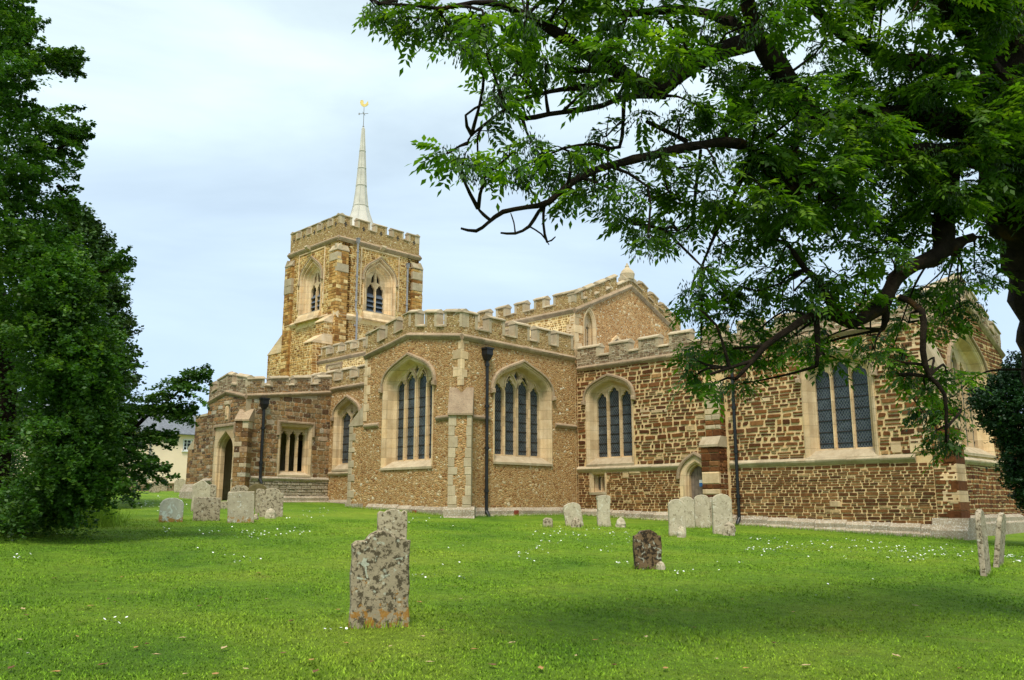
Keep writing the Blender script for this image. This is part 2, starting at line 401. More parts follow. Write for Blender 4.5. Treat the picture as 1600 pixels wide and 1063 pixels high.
M_grass = grass_mat('lawn_turf'); M_blade = grass_mat('lawn_blades', True)

def leaf_mat(name, stops, trans=.35, clump=.8, rough=.5):
    m, nt, b = mat(name, rough, .35)
    c = ramp(nt, attr(nt), stops)
    g = N(nt, 'ShaderNodeNewGeometry')
    c = mix(nt, 1.0, c, ramp(nt, noise(nt, clump, 4, .6, g.outputs['Position']), [(.3, g3(.6)), (.7, g3(1.35))]), 'MULTIPLY')
    nt.links.new(c, b.inputs['Base Color'])
    t = N(nt, 'ShaderNodeBsdfTranslucent'); cy = mix(nt, 1.0, c, (1.6, 1.7, .5), 'MULTIPLY'); nt.links.new(cy, t.inputs[0])
    ms = N(nt, 'ShaderNodeMixShader'); ms.inputs[0].default_value = trans
    nt.links.new(b.outputs[0], ms.inputs[1]); nt.links.new(t.outputs[0], ms.inputs[2])
    nt.links.new(ms.outputs[0], nt.nodes['Material Output'].inputs[0]); return m
M_ashleaf = leaf_mat('ash_leaf', [(0, (.022, .062, .005)), (.5, (.065, .15, .010)), (1, (.17, .28, .022))], .5)
M_keys = leaf_mat('ash_keys', [(0, (.012, .036, .006)), (1, (.045, .095, .014))], .15)
M_deepleaf = leaf_mat('left_leaf', [(0, (.026, .075, .010)), (.6, (.055, .135, .016)), (1, (.13, .22, .030))], .3)
M_conleaf = leaf_mat('cypress_leaf', [(0, (.025, .065, .014)), (1, (.075, .14, .030))], .12)
M_yew = leaf_mat('yew_leaf', [(0, (.008, .03, .010)), (1, (.025, .07, .018))], .1)
M_nettle = leaf_mat('nettle_leaf', [(0, (.02, .08, .02)), (1, (.06, .17, .04))], .25)
m, nt, b = mat('bark', .95, .1); M_bark = m
c = ramp(nt, noise(nt, 6, 6, .7), [(.3, (.010, .007, .005)), (.55, (.032, .022, .014)), (.8, (.075, .055, .032))])
c = mix(nt, ramp(nt, noise(nt, 3.5, 4, .6), [(.60, g3(0)), (.68, g3(.7))]), c, (.10, .05, .010))
nt.links.new(c, b.inputs['Base Color']); bump(nt, b, noise(nt, 16, 6, .8), 1.0, .07)

# ------------------------------------------------------------------ ground
def ground():
    xs = np.unique(np.concatenate([np.linspace(-1200, -90, 10), np.linspace(-90, 20, 200), np.linspace(20, 1000, 10)]))
    ys = np.unique(np.concatenate([np.linspace(-1000, -8, 10), np.linspace(-8, 60, 150), np.linspace(60, 1500, 10)]))
    X, Y = np.meshgrid(xs, ys); Z = gz(X, Y)
    vs = np.stack([X, Y, Z], -1).reshape(-1, 3); nx = len(xs)
    fs = [(j*nx+i, j*nx+i+1, (j+1)*nx+i+1, (j+1)*nx+i) for j in range(len(ys)-1) for i in range(nx-1)]
    me = bpy.data.meshes.new('lawn'); me.from_pydata(vs.tolist(), [], fs); me.materials.append(M_grass)
    me.polygons.foreach_set('use_smooth', [True]*len(fs))
    o = bpy.data.objects.new('lawn', me); COL.objects.link(o); tag(o, 'mown green churchyard lawn', 'lawn', kind='structure')
ground()

def np_mesh(name, V, nper, material, rnd, parent=None, root=None, smooth=False):
    """V: (n*nper,3) verts, each nper-gon its own face"""
    me = bpy.data.meshes.new(name); nv = len(V); nf = nv//nper
    if root is not None: V = V-np.array(root.location)
    me.vertices.add(nv); me.vertices.foreach_set('co', V.astype(np.float32).ravel())
    me.loops.add(nv); me.loops.foreach_set('vertex_index', np.arange(nv, dtype=np.int32))
    me.polygons.add(nf); me.polygons.foreach_set('loop_start', np.arange(nf, dtype=np.int32)*nper)
    me.polygons.foreach_set('loop_total', np.full(nf, nper, np.int32))
    me.materials.append(material)
    a = me.attributes.new('rnd', 'FLOAT', 'POINT'); a.data.foreach_set('value', np.asarray(rnd, np.float32))
    me.update(calc_edges=True); me.validate()
    o = bpy.data.objects.new(name, me); COL.objects.link(o)
    if parent is not None: o.parent = parent
    return o

def lawn_blades():
    n = 230000
    f = 5.2+NR.random(n)**1.5*22; ang = (NR.random(n)-.5)*1.25
    hd = HEAD-ang
    x = -np.sin(hd)*f/np.cos(ang*0+0); y = np.cos(hd)*f
    x += NR.normal(0, .02, n); y += NR.normal(0, .02, n)
    k = y < 25.8; k &= ~((x < -21.8) & (y > 19.2)); x = x[k]; y = y[k]; f = f[k]; n = len(x)
    z = gz(x, y)
    a = NR.random(n)*2*PI; h = NR.uniform(.012, .029, n)*(.75+.35*np.sin(x*1.7+1.3*y)*np.sin(y*2.1-x)); wd = NR.uniform(.003, .006, n)*(1+f/9)
    lean = NR.normal(0, .6, (n, 2))*h[:, None]
    V = np.empty((n, 3, 3))
    V[:, 0] = np.stack([x-np.cos(a)*wd, y-np.sin(a)*wd, z-.004], 1); V[:, 1] = np.stack([x+np.cos(a)*wd, y+np.sin(a)*wd, z-.004], 1)
    V[:, 2] = np.stack([x+lean[:, 0], y+lean[:, 1], z+h], 1)
    o = np_mesh('grass', V.reshape(-1, 3), 3, M_blade, np.repeat(NR.random(n), 3))
    tag(o, 'short mown grass blades covering the churchyard lawn', 'grass', kind='stuff')
lawn_blades()
# ------------------------------------------------------------------ church helpers
def bez(p0, p1, p2, p3, n):
    r = []
    for i in range(n+1):
        t = i/n; a = (1-t)**3; b = 3*t*(1-t)**2; c = 3*t*t*(1-t); d = t**3
        r.append((a*p0[0]+b*p1[0]+c*p2[0]+d*p3[0], a*p0[1]+b*p1[1]+c*p2[1]+d*p3[1]))
    return r
def half(hw, spring, apex, k1=.55, k2=.55, s=.35, n=10):
    rise = apex-spring
    return bez((hw, spring), (hw, spring+k1*rise), (k2*hw, apex-s*k2*hw), (0, apex), n)
def arch(uc, hw, sill, spring, apex, **k):
    h = half(hw, spring, apex, **k)
    L_ = [(uc-a, b) for a, b in h]; Rr = [(uc+a, b) for a, b in h[::-1]][1:]
    return [(uc-hw, sill)]+L_+Rr+[(uc+hw, sill)]
def skipper(polys):
    def f(x0, y0, x1, y1):
        for pl in polys:
            for p in ((x0, y0), (x1, y0), (x0, y1), (x1, y1), ((x0+x1)/2, (y0+y1)/2), ((x0+x1)/2, y0), ((x0+x1)/2, y1), (x0, (y0+y1)/2), (x1, (y0+y1)/2)):
                if pip(p, pl): return True
            if any(x0 < a < x1 and y0 < b < y1 for a, b in pl): return True
        return False
    return f
def rect(a, b, c, d): return [(a, c), (b, c), (b, d), (a, d)]

CH = empty('church', (-22, 26, 1.1), 'medieval ironstone parish church with crenellated parapets, square west tower and white spire', 'church')
def light(ul, ur, bot, spr, top, cusp=.03, n=8, lean=0):
    uc = (ul+ur)/2; hw = (ur-ul)/2
    h = half(hw, spr, top, .6, .35, 1.0, n)
    def cz(side):
        r = []
        for i, (a, b) in enumerate(h):
            k = a
            if cusp and i == int(n*.5): k = a-cusp*1.6; b -= cusp*.5
            r.append((uc+side*k+lean*(b-spr), b))
        return r
    r = cz(1); l = cz(-1)[::-1]
    return [(ul, bot), (ur, bot)]+r+l[1:]
def window(fr, uc, hw, sill, spring, apex, lights, extra=(), rv=.3, rec=.3, slop=.28, hood=True, ak={}, louvre=False, orders=None, square=False, glass=True, bars=True, hoodw=.12, bargap=.36, hoodlow=None, fm=None, mull=.0):
    """a traceried window; lights = [(ul,ur,spring,top)], u relative to uc"""
    fm = fm or M_ash
    P_ = (lambda h, s_, sp_, ap_: [(uc-h, s_), (uc-h, ap_), (uc+h, ap_), (uc+h, s_)]) if square else (lambda h, s_, sp_, ap_: arch(uc, h, s_, sp_, ap_, **ak))
    path = P_(hw, sill, spring, apex)
    b = MB(); prof = orders or [(0, -.02), (0, .03), (-.05, .035), (-.075, 0), (-.11, -.01), (-.15, -.06), (-rv*.75, -rec*.8), (-rv, -rec), (-rv, -rec-.2)]
    b.profile(fr, path, prof, fm)
    win = b.build('window', CH)
    inn = P_(hw-rv, sill+slop, spring, apex-rv*(1.0 if square else .95))
    t = MB(); holes = []
    for (a, c, sp_, tp) in lights: holes.append(light(uc+a, uc+c, sill+slop+.05, sp_, tp))
    for e in extra: holes.append([(uc+x, y) for x, y in e])
    t.prism(fr, inn[::-1], -rec-.13, -rec+.0, fm, holes)
    for hl in holes:   # chamfered mullion edge
        t.profile(fr, hl[::-1]+[hl[-1]], [(.0, -rec+.001), (.022, -rec+.018), (.03, -rec+.018), (.03, -rec-.02)][::1], fm, ends=False) if False else None
    # central ribs standing proud on the mullions
    ls = sorted(lights)
    for i in range(len(ls)-1):
        m_ = (ls[i][1]+ls[i+1][0])/2; g = ls[i+1][0]-ls[i][1]; tpv = min(ls[i][2], ls[i+1][2])+mull
        t.bar(Fr(fr.P(uc+m_, 0)[0], fr.P(uc+m_, 0)[1], *fr.u), -g*.28, sill+slop, g*.28, sill+slop, [(-rec, 0), (-rec+.05, 0), (-rec+.05, tpv-sill-slop), (-rec, tpv-sill-slop+.05)], fm)
    t.build('tracery', CH, win)
    if hood:
        k = MB(); hp = [p for p in path if p[1] >= spring-.02] if not square else path
        if square: hp = [(uc-hw, apex-(hoodlow or .35)), (uc-hw, apex), (uc+hw, apex), (uc+hw, apex-(hoodlow or .35))]
        k.profile(fr, hp, [(.0, .028), (.0, .06), (.02, .10), (hoodw*.7, .10), (hoodw, .03), (hoodw, -.02)], M_mould)
        if not square:
            for s_ in (-1, 1): k.box(fr, uc+s_*(hw+hoodw*.5)-.09, uc+s_*(hw+hoodw*.5)+.09, spring-.17, spring+.0, -.02, .15, M_mould, ch=.03)
        k.build('hood_mould', CH, win)
    s_ = MB(); s_.bar(fr, uc-hw+.01, sill, uc+hw-.01, sill, [(-rec-.2, 0), (.05, -.06), (.055, .03), (-rec+.04, slop), (-rec-.2, slop)], M_grey)
    s_.build('sill', CH, win)
    if glass:
        g = MB(); gi = P_(hw-rv+.03, sill+slop-.03, spring, apex-rv*(1.0 if square else .95)+.03)[::-1]
        if not louvre:
            g.prism(fr, gi, -rec-.12, -rec-.10, M_glass, rnd=.5); g.build('glass', CH, win)
            if bars:
                v = sill+slop+.22; a = min(l[0] for l in lights); c = max(l[1] for l in lights)
                while v < min(l[2] for l in lights)+.05:
                    q = MB(); q.box(fr, uc+a-.01, uc+c+.01, v-.011, v+.011, -rec-.099, -rec-.078, M_bar); q.build('saddle_bar', CH, win); v += bargap
        else:
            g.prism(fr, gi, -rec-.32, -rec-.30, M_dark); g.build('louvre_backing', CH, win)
            q = MB()
            for (a, c, sp_, tp) in lights:
                v = sill+slop+.06; w_ = .30
                while v < sp_-.02:
                    x0, x1 = uc+a-.02, uc+c+.02
                    vs = [fr.P(x0, v, -rec-.01), fr.P(x1, v, -rec-.01), fr.P(x1, v+.27, -rec-.26), fr.P(x0, v+.27, -rec-.26)]
                    vs += [fr.P(x0, v-.03, -rec-.01), fr.P(x1, v-.03, -rec-.01), fr.P(x1, v+.24, -rec-.26), fr.P(x0, v+.24, -rec-.26)]
                    q.add(vs, [(0, 1, 2, 3), (7, 6, 5, 4), (4, 5, 1, 0), (5, 6, 2, 1), (6, 7, 3, 2), (7, 4, 0, 3)], M_louv); v += w_
            q.build('louvre', CH, win)
    return win
def string(fr, pts, m=None, name='string_course', r=1.0):
    b = MB(); pr = [(-.05, -.14*r), (.03, -.13*r), (.10*r, -.05*r), (.12*r, .0), (.11*r, .03), (0, .11*r), (-.05, .11*r)]
    for (a, va), (c, vc) in zip(pts, pts[1:]):
        n = max(1, round((c-a)/1.1))
        for i in range(n):
            f0, f1 = i/n, (i+1)/n
            b.bar(fr, a+(c-a)*f0+.002, va+(vc-va)*f0, a+(c-a)*f1-.002, va+(vc-va)*f1, pr, m or M_mould)
    return b.build(name, CH)
def lerp_f(pts):
    def f(u):
        for (a, va), (c, vc) in zip(pts, pts[1:]):
            if u <= c: return va+(vc-va)*(u-a)/(c-a)
        return pts[-1][1]
    return f
def parapet(fr, pts, merl, crh, mh, th=.32, wm=None, cm=None, stones=None, seed=3, capr=1.0):
    """pts = string line [(u,z)], merl = [(u0,u1)], crh crenel height and mh merlon height above the string"""
    wm = wm or M_parm; cm = cm or M_grey; zf = lerp_f(pts); b = MB(); c = MB()
    pts = [(pts[0][0]+.003, pts[0][1])]+list(pts[1:-1])+[(pts[-1][0]-.003, pts[-1][1])]
    u0, u1 = pts[0][0], pts[-1][0]; merl = [(max(a, u0), min(c, u1)) for a, c in merl]
    cuts = sorted(set([p[0] for p in pts]+[x for m in merl for x in m]+[u0, u1])); cuts = [x for x in cuts if u0-1e-6 <= x <= u1+1e-6]
    def slab(a, c_, lo0, lo1, hi0, hi1, d0, d1, M): 
        vs = [fr.P(a, lo0, d0), fr.P(c_, lo1, d0), fr.P(c_, hi1, d0), fr.P(a, hi0, d0), fr.P(a, lo0, d1), fr.P(c_, lo1, d1), fr.P(c_, hi1, d1), fr.P(a, hi0, d1)]
        b.add(vs, [(3, 2, 1, 0), (4, 5, 6, 7), (0, 1, 5, 4), (1, 2, 6, 5), (2, 3, 7, 6), (3, 0, 4, 7)], M)
    zone = []
    for a, c_ in zip(cuts, cuts[1:]):
        if c_-a < .01: continue
        mid = (a+c_)/2; ism = any(m[0]-1e-4 <= mid <= m[1]+1e-4 for m in merl); h = mh if ism else crh
        za, zc = zf(a+1e-5), zf(c_-1e-5)
        slab(a, c_, za-.02, zc-.02, za+h, zc+h, -th, 0, wm)
        zone.append((a, c_, h))
        cw = .05
        if ism: pr = [(-th-cw, h), (cw, h), (cw, h+.05*capr), (-th/2+.03, h+.15*capr), (-th/2-.03, h+.15*capr), (-th-cw, h+.05*capr)]
        else: pr = [(-th-cw, h), (cw+.01, h-.03), (cw+.01, h+.02), (-th*.4, h+.09*capr), (-th-cw, h+.05)]
        e = .03 if ism else -.003
        s_ = (zc-za)/(c_-a)
        c.bar(fr, a-e, za-e*s_, c_+e, zc+e*s_, pr, cm)
        if ism:   # dressed edges of the merlon
            for x0, x1 in ((a-.004, a+.13), (c_-.13, c_+.004)):
                if c_-a > .5: b.box(fr, x0, x1, max(zf(x0), zf(x1))+crh-.02, min(zf(x0), zf(x1))+h-.003, -th-.01, .014, cm)
    if stones:
        for a, c_, h in zone:
            b.stones(fr, a+.0, c_-.0, min(zf(a+1e-4), zf(c_-1e-4))+.10, min(zf(a+1e-4), zf(c_-1e-4))+h-.01, stones, hr=(.05, .09), wr=(.12, .32), gap=.014, dep=.012, seed=seed, wob=.0, split=0); seed += 1
    pw = b.build('parapet', CH); c.build('coping', CH, pw); return pw
def quoins(b, fr, u, side, z0, z1, seed=1, m=None, lo=.22, hi=.42, h=.3):
    r = random.Random(seed); z = z0; k = 0
    while z < z1-.1:
        hh = min(h*r.uniform(.85, 1.15), z1-z); w_ = hi if k % 2 else lo; w_ *= r.uniform(.85, 1.15)
        a, c = (u-w_, u+.012) if side > 0 else (u-.012, u+w_)
        b.box(fr, a, c, z+.005, z+hh-.005, -.1, .016, m or M_grey, r.random(), ch=.008); z += hh; k += 1
def drainpipe(x, y, z0, z1, r=.055, m=None, big=True, off=(0, -1), bend=None, hop=True):
    m = m or M_black; b = MB(); n = 10
    def tube(pts, rad):
        vs = []; fs = []
        for (px, py, pz), q in zip(pts, rad):
            vs += [(px+q*math.cos(2*PI*i/n), py+q*math.sin(2*PI*i/n), pz) for i in range(n)]
        for j in range(len(pts)-1):
            for i in range(n): fs.append((j*n+i, j*n+(i+1) % n, (j+1)*n+(i+1) % n, (j+1)*n+i))
        fs.append(tuple(range(n))[::-1]); fs.append(tuple(range((len(pts)-1)*n, len(pts)*n)))
        b.add(vs, fs, m)
    if bend: pts = [(x+bend[1], y+bend[2], z0), (x+bend[1], y+bend[2], bend[0]-.15), (x, y, bend[0]+.15), (x, y, z1)]
    else: pts = [(x, y, z0+.12), (x, y, z1)]
    tube(pts, [r]*len(pts))
    if not bend: tube([(x+off[0]*.14, y+off[1]*.14, z0), (x+off[0]*.1, y+off[1]*.1, z0+.09), (x, y, z0+.22)], [r*1.05]*3)
    z = z0+.9
    while z < z1-.2: tube([(x, y, z-.05), (x, y, z+.05)], [r*1.45]*2); z += 1.5
    o = b.build('drainpipe', CH, smooth=False)
    if hop:
        h = MB(); f = Fr(x, y, -off[1], off[0]); k = 1.0 if big else .6
        def taper(w0, w1, za, zb):
            vs = [f.P(sx*w, z, sy*w) for w, z in ((w0, za), (w1, zb)) for sx, sy in ((-1, -1), (1, -1), (1, 1), (-1, 1))]
            h.add(vs, [(0, 1, 2, 3)[::-1], (4, 5, 6, 7), (0, 1, 5, 4), (1, 2, 6, 5), (2, 3, 7, 6), (3, 0, 4, 7)], m)
        taper(r*1.2, .15*k, z1-.05, z1+.16*k); taper(.15*k, .15*k, z1+.16*k, z1+.38*k); taper(.18*k, .18*k, z1+.36*k, z1+.42*k)
        h.build('rainwater_hopper', CH, o)
    return o

# ------------------------------------------------------------------ chancel
YC = 26.16; XE = -8.75; XJ = -22.1
FS = south(YC); FE = east(XE)
wa = dict(k1=.62, k2=.60, s=.30)
A_ = arch(-20.5, 1.17, 3.06, 5.62, 6.50, **wa); B_ = arch(-11.42, 1.17, 2.98, 5.60, 6.42, **wa)
low = rect(-21.52, -20.69, 2.0, 2.86)
door = arch(-16.70, .42, .9, 2.45, 3.02, k1=.6, k2=.5, s=.5)
b = MB()
ol = [(XJ, .2), (XE-.003, .2), (XE-.003, 6.98), (XJ, 6.98)]
b.prism(FS, ol, -.75, 0, M_mort, [A_, B_, low, door], rnd=.5)
def grow(pl, g):
    cx = sum(p[0] for p in pl)/len(pl); cy = sum(p[1] for p in pl)/len(pl)
    return [(x+(g if x > cx else -g), y+(g if y > cy else -g)) for x, y in pl]
sk = skipper([grow(A_, .0), grow(B_, .0), grow(low, .0), grow(door, .22), rect(-16.2, -15.35, .5, 6.0), rect(-22.2, XE, 2.83, 3.02), rect(-21.75, -19.2, 2.8, 3.2)])
b.stones(FS, XJ, XE, 3.02, 6.9, M_iron, hr=(.10, .23), wr=(.15, .60), gap=.042, skip=sk, wob=.09, jit=.9, dep=.034, seed=11, split=.25)
b.stones(FS, XJ, XE, .9, 2.85, M_iron2, hr=(.07, .125), wr=(.14, .44), gap=.021, skip=sk, wob=.05, jit=.4, dep=.02, seed=12, split=.15)
for (x, z, w_, h_) in [(-19.0, 4.95, .42, .13), (-18.5, 4.9, .7, .12), (-18.95, 4.75, .35, .16), (-14.6, 4.98, .45, .15), (-14.0, 4.95, .3, .13), (-9.6, 5.0, .5, .14), (-9.9, 3.08, .3, .32), (-9.35, 3.06, .35, .45), (-19.9, 2.55, .28, .25), (-19.6, 2.7, .5, .1), (-11.9, 1.5, .35, .18)]:
    b.box(FS, x, x+w_, z, z+h_, -.05, .034, M_ash, ch=.012)
b.build('wall', CH)
# plinth
def plinth(fr, u0, u1, ztop, m=None, proj=.14, zb=.1, nm='plinth', step=.9):
    b = MB(); u = u0; r = random.Random(int(abs(u0*10)))
    zt = ztop if callable(ztop) else (lambda q: ztop)
    while u < u1-.01:
        w_ = min(step*r.uniform(.6, 1.3), u1-u)
        if u1-u-w_ < .2: w_ = u1-u
        e = r.uniform(-.01, .01); z0, z1 = zt(u), zt(u+w_)
        b.bar(fr, u+.003, 0, u+w_-.003, 0, [(-.1, zb), (proj+.05+e, zb), (proj+.05+e, z0-.28), (proj-.0+e, z0-.22), (proj+e, z0-.10), (0, z0+.02), (-.1, z0+.02)], m or M_base); u += w_
    return b.build(nm, CH)
plinth(FS, XJ+.15, XE-.16, lambda u: 1.40-.031*(u+22), zb=.1)
string(FS, [(XJ, 2.93), (-17.32, 2.93)], M_grey, r=1.0); string(FS, [(-15.3, 2.93), (XE-.45, 2.93)], M_grey)
string(FS, [(XJ+.05, 6.95), (XE-.3, 6.93)])
mer = [(-22.05, -20.95), (-20.42, -19.48), (-19.0, -18.1), (-17.62, -16.72), (-16.2, -15.3), (-14.8, -13.9), (-13.4, -12.5), (-12.0, -11.1), (-10.6, -9.75), (-9.35, XE)]
parapet(FS, [(XJ, 6.96), (XE-.003, 6.93)], mer, .42, .78, stones=M_par, seed=40)
lw = [(-.86, -.345, 5.55, 5.93), (-.27, .27, 5.75, 6.12), (.345, .86, 5.55, 5.93)]
window(FS, -20.5, 1.17, 3.06, 5.62, 6.50, lw, rv=.29, rec=.32, ak=wa, mull=.45)
window(FS, -11.42, 1.17, 2.98, 5.60, 6.42, lw, rv=.29, rec=.32, ak=wa, mull=.45)
window(FS, -21.105, .415, 2.0, 2.6, 2.86, [(-.2, -.03, 2.55, 2.70), (.05, .22, 2.55, 2.70)], rv=.14, rec=.22, slop=.05, square=True, hood=False, bars=False)
# priest's door
b = MB()
b.profile(FS, door, [(.24, -.02), (.24, .03), (.05, .035), (.0, 0), (-.02, -.08), (-.06, -.10), (-.06, -.45)], M_ash)
dr = b.build('doorway', CH)
b = MB(); hp = [p for p in door if p[1] > 2.44]; b.profile(FS, hp, [(.22, .028), (.22, .10), (.27, .12), (.34, .10), (.36, -.01)], M_mould); b.build('hood_mould', CH, dr)
b = MB()
dd = arch(-16.70, .38, .9, 2.45, 2.98, k1=.6, k2=.5, s=.5)
for i in range(5):
    x0 = -17.07+i*.148; h_ = 2.5+.46*(1-abs((x0+.07+16.7)/.42)**1.6)
    b.box(FS, x0+.004, x0+.144, .95, h_, -.28, -.24, M_oak, ch=.006)
b.prism(FS, dd[::-1], -.34, -.275, M_oak)
d_ = b.build('door', CH)
b = MB(); b.box(FS, -16.72, -16.55, 2.32, 2.42, -.239, -.233, M_white); b.box(FS, -16.72, -16.55, 2.19, 2.318, -.239, -.233, M_blue); b.build('notice', CH, d_)
# mid buttress
def ashblocks(b, fr, u0, u1, z0, z1, d0, d1, seed, pale=.3, lo=.16, hi=.32, mt=None, pm=None):
    r = random.Random(seed); z = z0
    while z < z1-.02:
        h = min(r.uniform(lo, hi), z1-z)
        if z1-z-h < .08: h = z1-z
        m_ = (pm or M_ash) if r.random() < pale else (mt or M_iron)
        j = r.uniform(-.006, .006)
        b.box(fr, u0-j, u1+j, z+.008, z+h-.008, d0, d1+j, m_, r.random(), ch=.018); z += h
b = MB()
b.box(FS, -16.08, -15.44, .3, 3.6, -.02, .55, M_mort); b.box(FS, -15.98, -15.44, 3.6, 5.45, -.02, .36, M_mort)
r = random.Random(55)
for z0, z1, k in [(.9, 1.2, 'g'), (1.2, 1.42, 'b'), (1.42, 1.66, 'b'), (1.66, 1.9, 'b'), (1.9, 2.08, 'p'), (2.08, 2.25, 'b'), (2.25, 2.66, 'p'), (2.66, 2.84, 'b'), (2.84, 3.02, 'b'), (3.02, 3.29, 'b'), (3.29, 3.5, 'b'), (3.87, 4.11, 'b'), (4.11, 4.26, 'g'), (4.26, 4.42, 'b'), (4.42, 4.62, 'g'), (4.62, 4.83, 'p'), (4.83, 5.1, 'g'), (5.1, 5.42, 'g')]:
    up_ = z0 > 3.6; x0 = -16.0 if up_ else -16.1; d1 = .40 if up_ else .59; m_ = {'b': M_iron, 'p': M_ash, 'g': M_grey}[k]
    xs = [x0, -15.42] if k == 'p' else ([x0, x0+r.uniform(.22, .4), -15.42] if up_ or r.random() < .5 else [x0, x0+r.uniform(.15, .24), x0+r.uniform(.38, .48), -15.42])
    for p, q in zip(xs, xs[1:]): b.box(FS, p+.007, q-.007, z0+.009, z1-.009, -.02, d1+r.uniform(-.008, .004), m_, r.random(), ch=.02)
f2 = Fr(-15.44, 0, 0, 1)
b.stones(f2, YC-.5, YC, .9, 3.5, M_iron, hr=(.1, .2), wr=(.14, .36), gap=.03, seed=56, dep=.03); b.stones(f2, YC-.32, YC, 3.87, 5.4, M_iron, hr=(.1, .2), wr=(.14, .36), gap=.03, seed=57, dep=.03)
b.bar(FS, -16.13, 3.5, -15.39, 3.5, [(-.02, 0), (.64, 0), (.64, .08), (.40, .37), (-.02, .37)], M_grey)
b.bar(FS, -16.0, 5.42, -15.42, 5.42, [(-.02, 0), (.42, 0), (.42, .06), (-.02, .42)], M_grey)
b.build('buttress', CH)
drainpipe(-15.0, YC-.13, .93, 6.35)
# diagonal buttress at the east corner
r2 = math.sqrt(.5)
def diag(cx, cy, ux, uy, half_w, stages, seed, mm, pale=.6, base=None, pm=None, rubble=None, lo=.2, hi=.34):
    """stages = [(z0, z1, projection, cap_height)]"""
    fr = Fr(cx, cy, ux, uy); b = MB()
    for i, (z0, z1, pj, cap) in enumerate(stages):
        b.box(fr, -half_w+.01, half_w-.01, z0, z1, -.6, pj-.02, rubble or mm)
        r = random.Random(seed+i); z = z0+.0
        while z < z1-.02:
            h = min(r.uniform(lo, hi), z1-z)
            if z1-z-h < .1: h = z1-z
            for s_ in (-1, 1):
                if rubble:
                    wq = r.uniform(.16, .34); a, c = (-half_w, -half_w+wq) if s_ < 0 else (half_w-wq, half_w)
                else:
                    a, c = (-half_w, r.uniform(-.1, .1)) if s_ < 0 else (None, half_w)
                    if s_ < 0: split = c
                    else: a = split
                mt = (pm or M_ash) if (rubble or r.random() < pale) else mm
                b.box(fr, a+.004, c-.004, z+.005, z+h-.005, -.55, pj+r.uniform(-.004, .006), mt, r.random(), ch=.012)
            z += h
        nxt = stages[i+1][2] if i+1 < len(stages) else -.2
        b.bar(fr, -half_w-.03, z1, half_w+.03, z1, [(-.5, 0), (pj+.06, -.02), (pj+.06, .05), (nxt+.02, cap), (-.5, cap)], M_mould)
    if base: b.bar(fr, -half_w-.12, 0, half_w+.12, 0, [(-.6, .1), (base[1]+.14, .1), (base[1]+.14, base[0]-.5), (base[1]+.05, base[0]-.32), (base[1]+.05, base[0]-.1), (base[1]-.05, base[0]), (-.6, base[0])], M_base)
    return b.build('buttress', CH)

def side_butt(fr, u0, sgn, stages, th, mm, quoin, seed, base=None, pale=.6, rub=None, st=dict()):
    """a buttress that carries the wall face on past the corner: stages = [(z0, z1, length, cap height)]"""
    b = MB(); r = random.Random(seed)
    for i, (z0, z1, ln, cap) in enumerate(stages):
        a, c = sorted((u0, u0+sgn*ln)); nx = stages[i+1][2] if i+1 < len(stages) else 0
        b.box(fr, a+.02, c-.02, z0, z1, -th+.02, -.004, mm)
        if rub: b.stones(fr, a, c, z0, z1, rub, seed=seed+i, base=-.004, **st)
        z = z0; k = 0
        while z < z1-.02:
            h = min(r.uniform(.2, .34), z1-z); h = z1-z if z1-z-h < .1 else h; w_ = min(r.uniform(.34, .5) if k % 2 else r.uniform(.18, .28), ln*.9)
            p, q = (c-w_, c+.01) if sgn > 0 else (a-.01, a+w_)
            mt = quoin if r.random() < pale else M_iron
            b.box(fr, p, q, z+.005, z+h-.005, -th-.01, .022, mt, r.random(), ch=.014); z += h; k += 1
        e = (a, c) if sgn > 0 else (c, a); dz = cap
        P0 = [fr.P(u0+sgn*(ln+.04), z1, .03), fr.P(u0+sgn*nx, z1, .03), fr.P(u0+sgn*nx, z1+cap, .03), fr.P(u0+sgn*(ln+.04), z1+.06, .03)]
        P1 = [fr.P(u0+sgn*(ln+.04), z1, -th-.03), fr.P(u0+sgn*nx, z1, -th-.03), fr.P(u0+sgn*nx, z1+cap, -th-.03), fr.P(u0+sgn*(ln+.04), z1+.06, -th-.03)]
        F_ = [(0, 1, 2, 3), (7, 6, 5, 4), (0, 4, 5, 1), (1, 5, 6, 2), (2, 6, 7, 3), (3, 7, 4, 0)]
        b.add(P0+P1, [f if sgn < 0 else f[::-1] for f in F_], M_grey)
    if base:
        zt, ex, m_ = base; ln = stages[0][2]; a, c = sorted((u0-sgn*.15, u0+sgn*(ln+ex)))
        b.bar(fr, a, 0, c, 0, [(-th-ex, .1), (ex, .1), (ex, zt-.35), (ex-.1, zt-.2), (.02, zt), (-th-.02, zt)], m_)
    return b.build('buttress', CH)
side_butt(FS, XE-.003, 1, [(.4, 3.22, .62, .05), (3.22, 4.9, .58, 1.7)], .75, M_mort, M_ash, 21, base=(1.2, .2, M_base), pale=.6, rub=M_iron, st=dict(hr=(.09, .17), wr=(.14, .36), gap=.03, jit=.5, dep=.03))
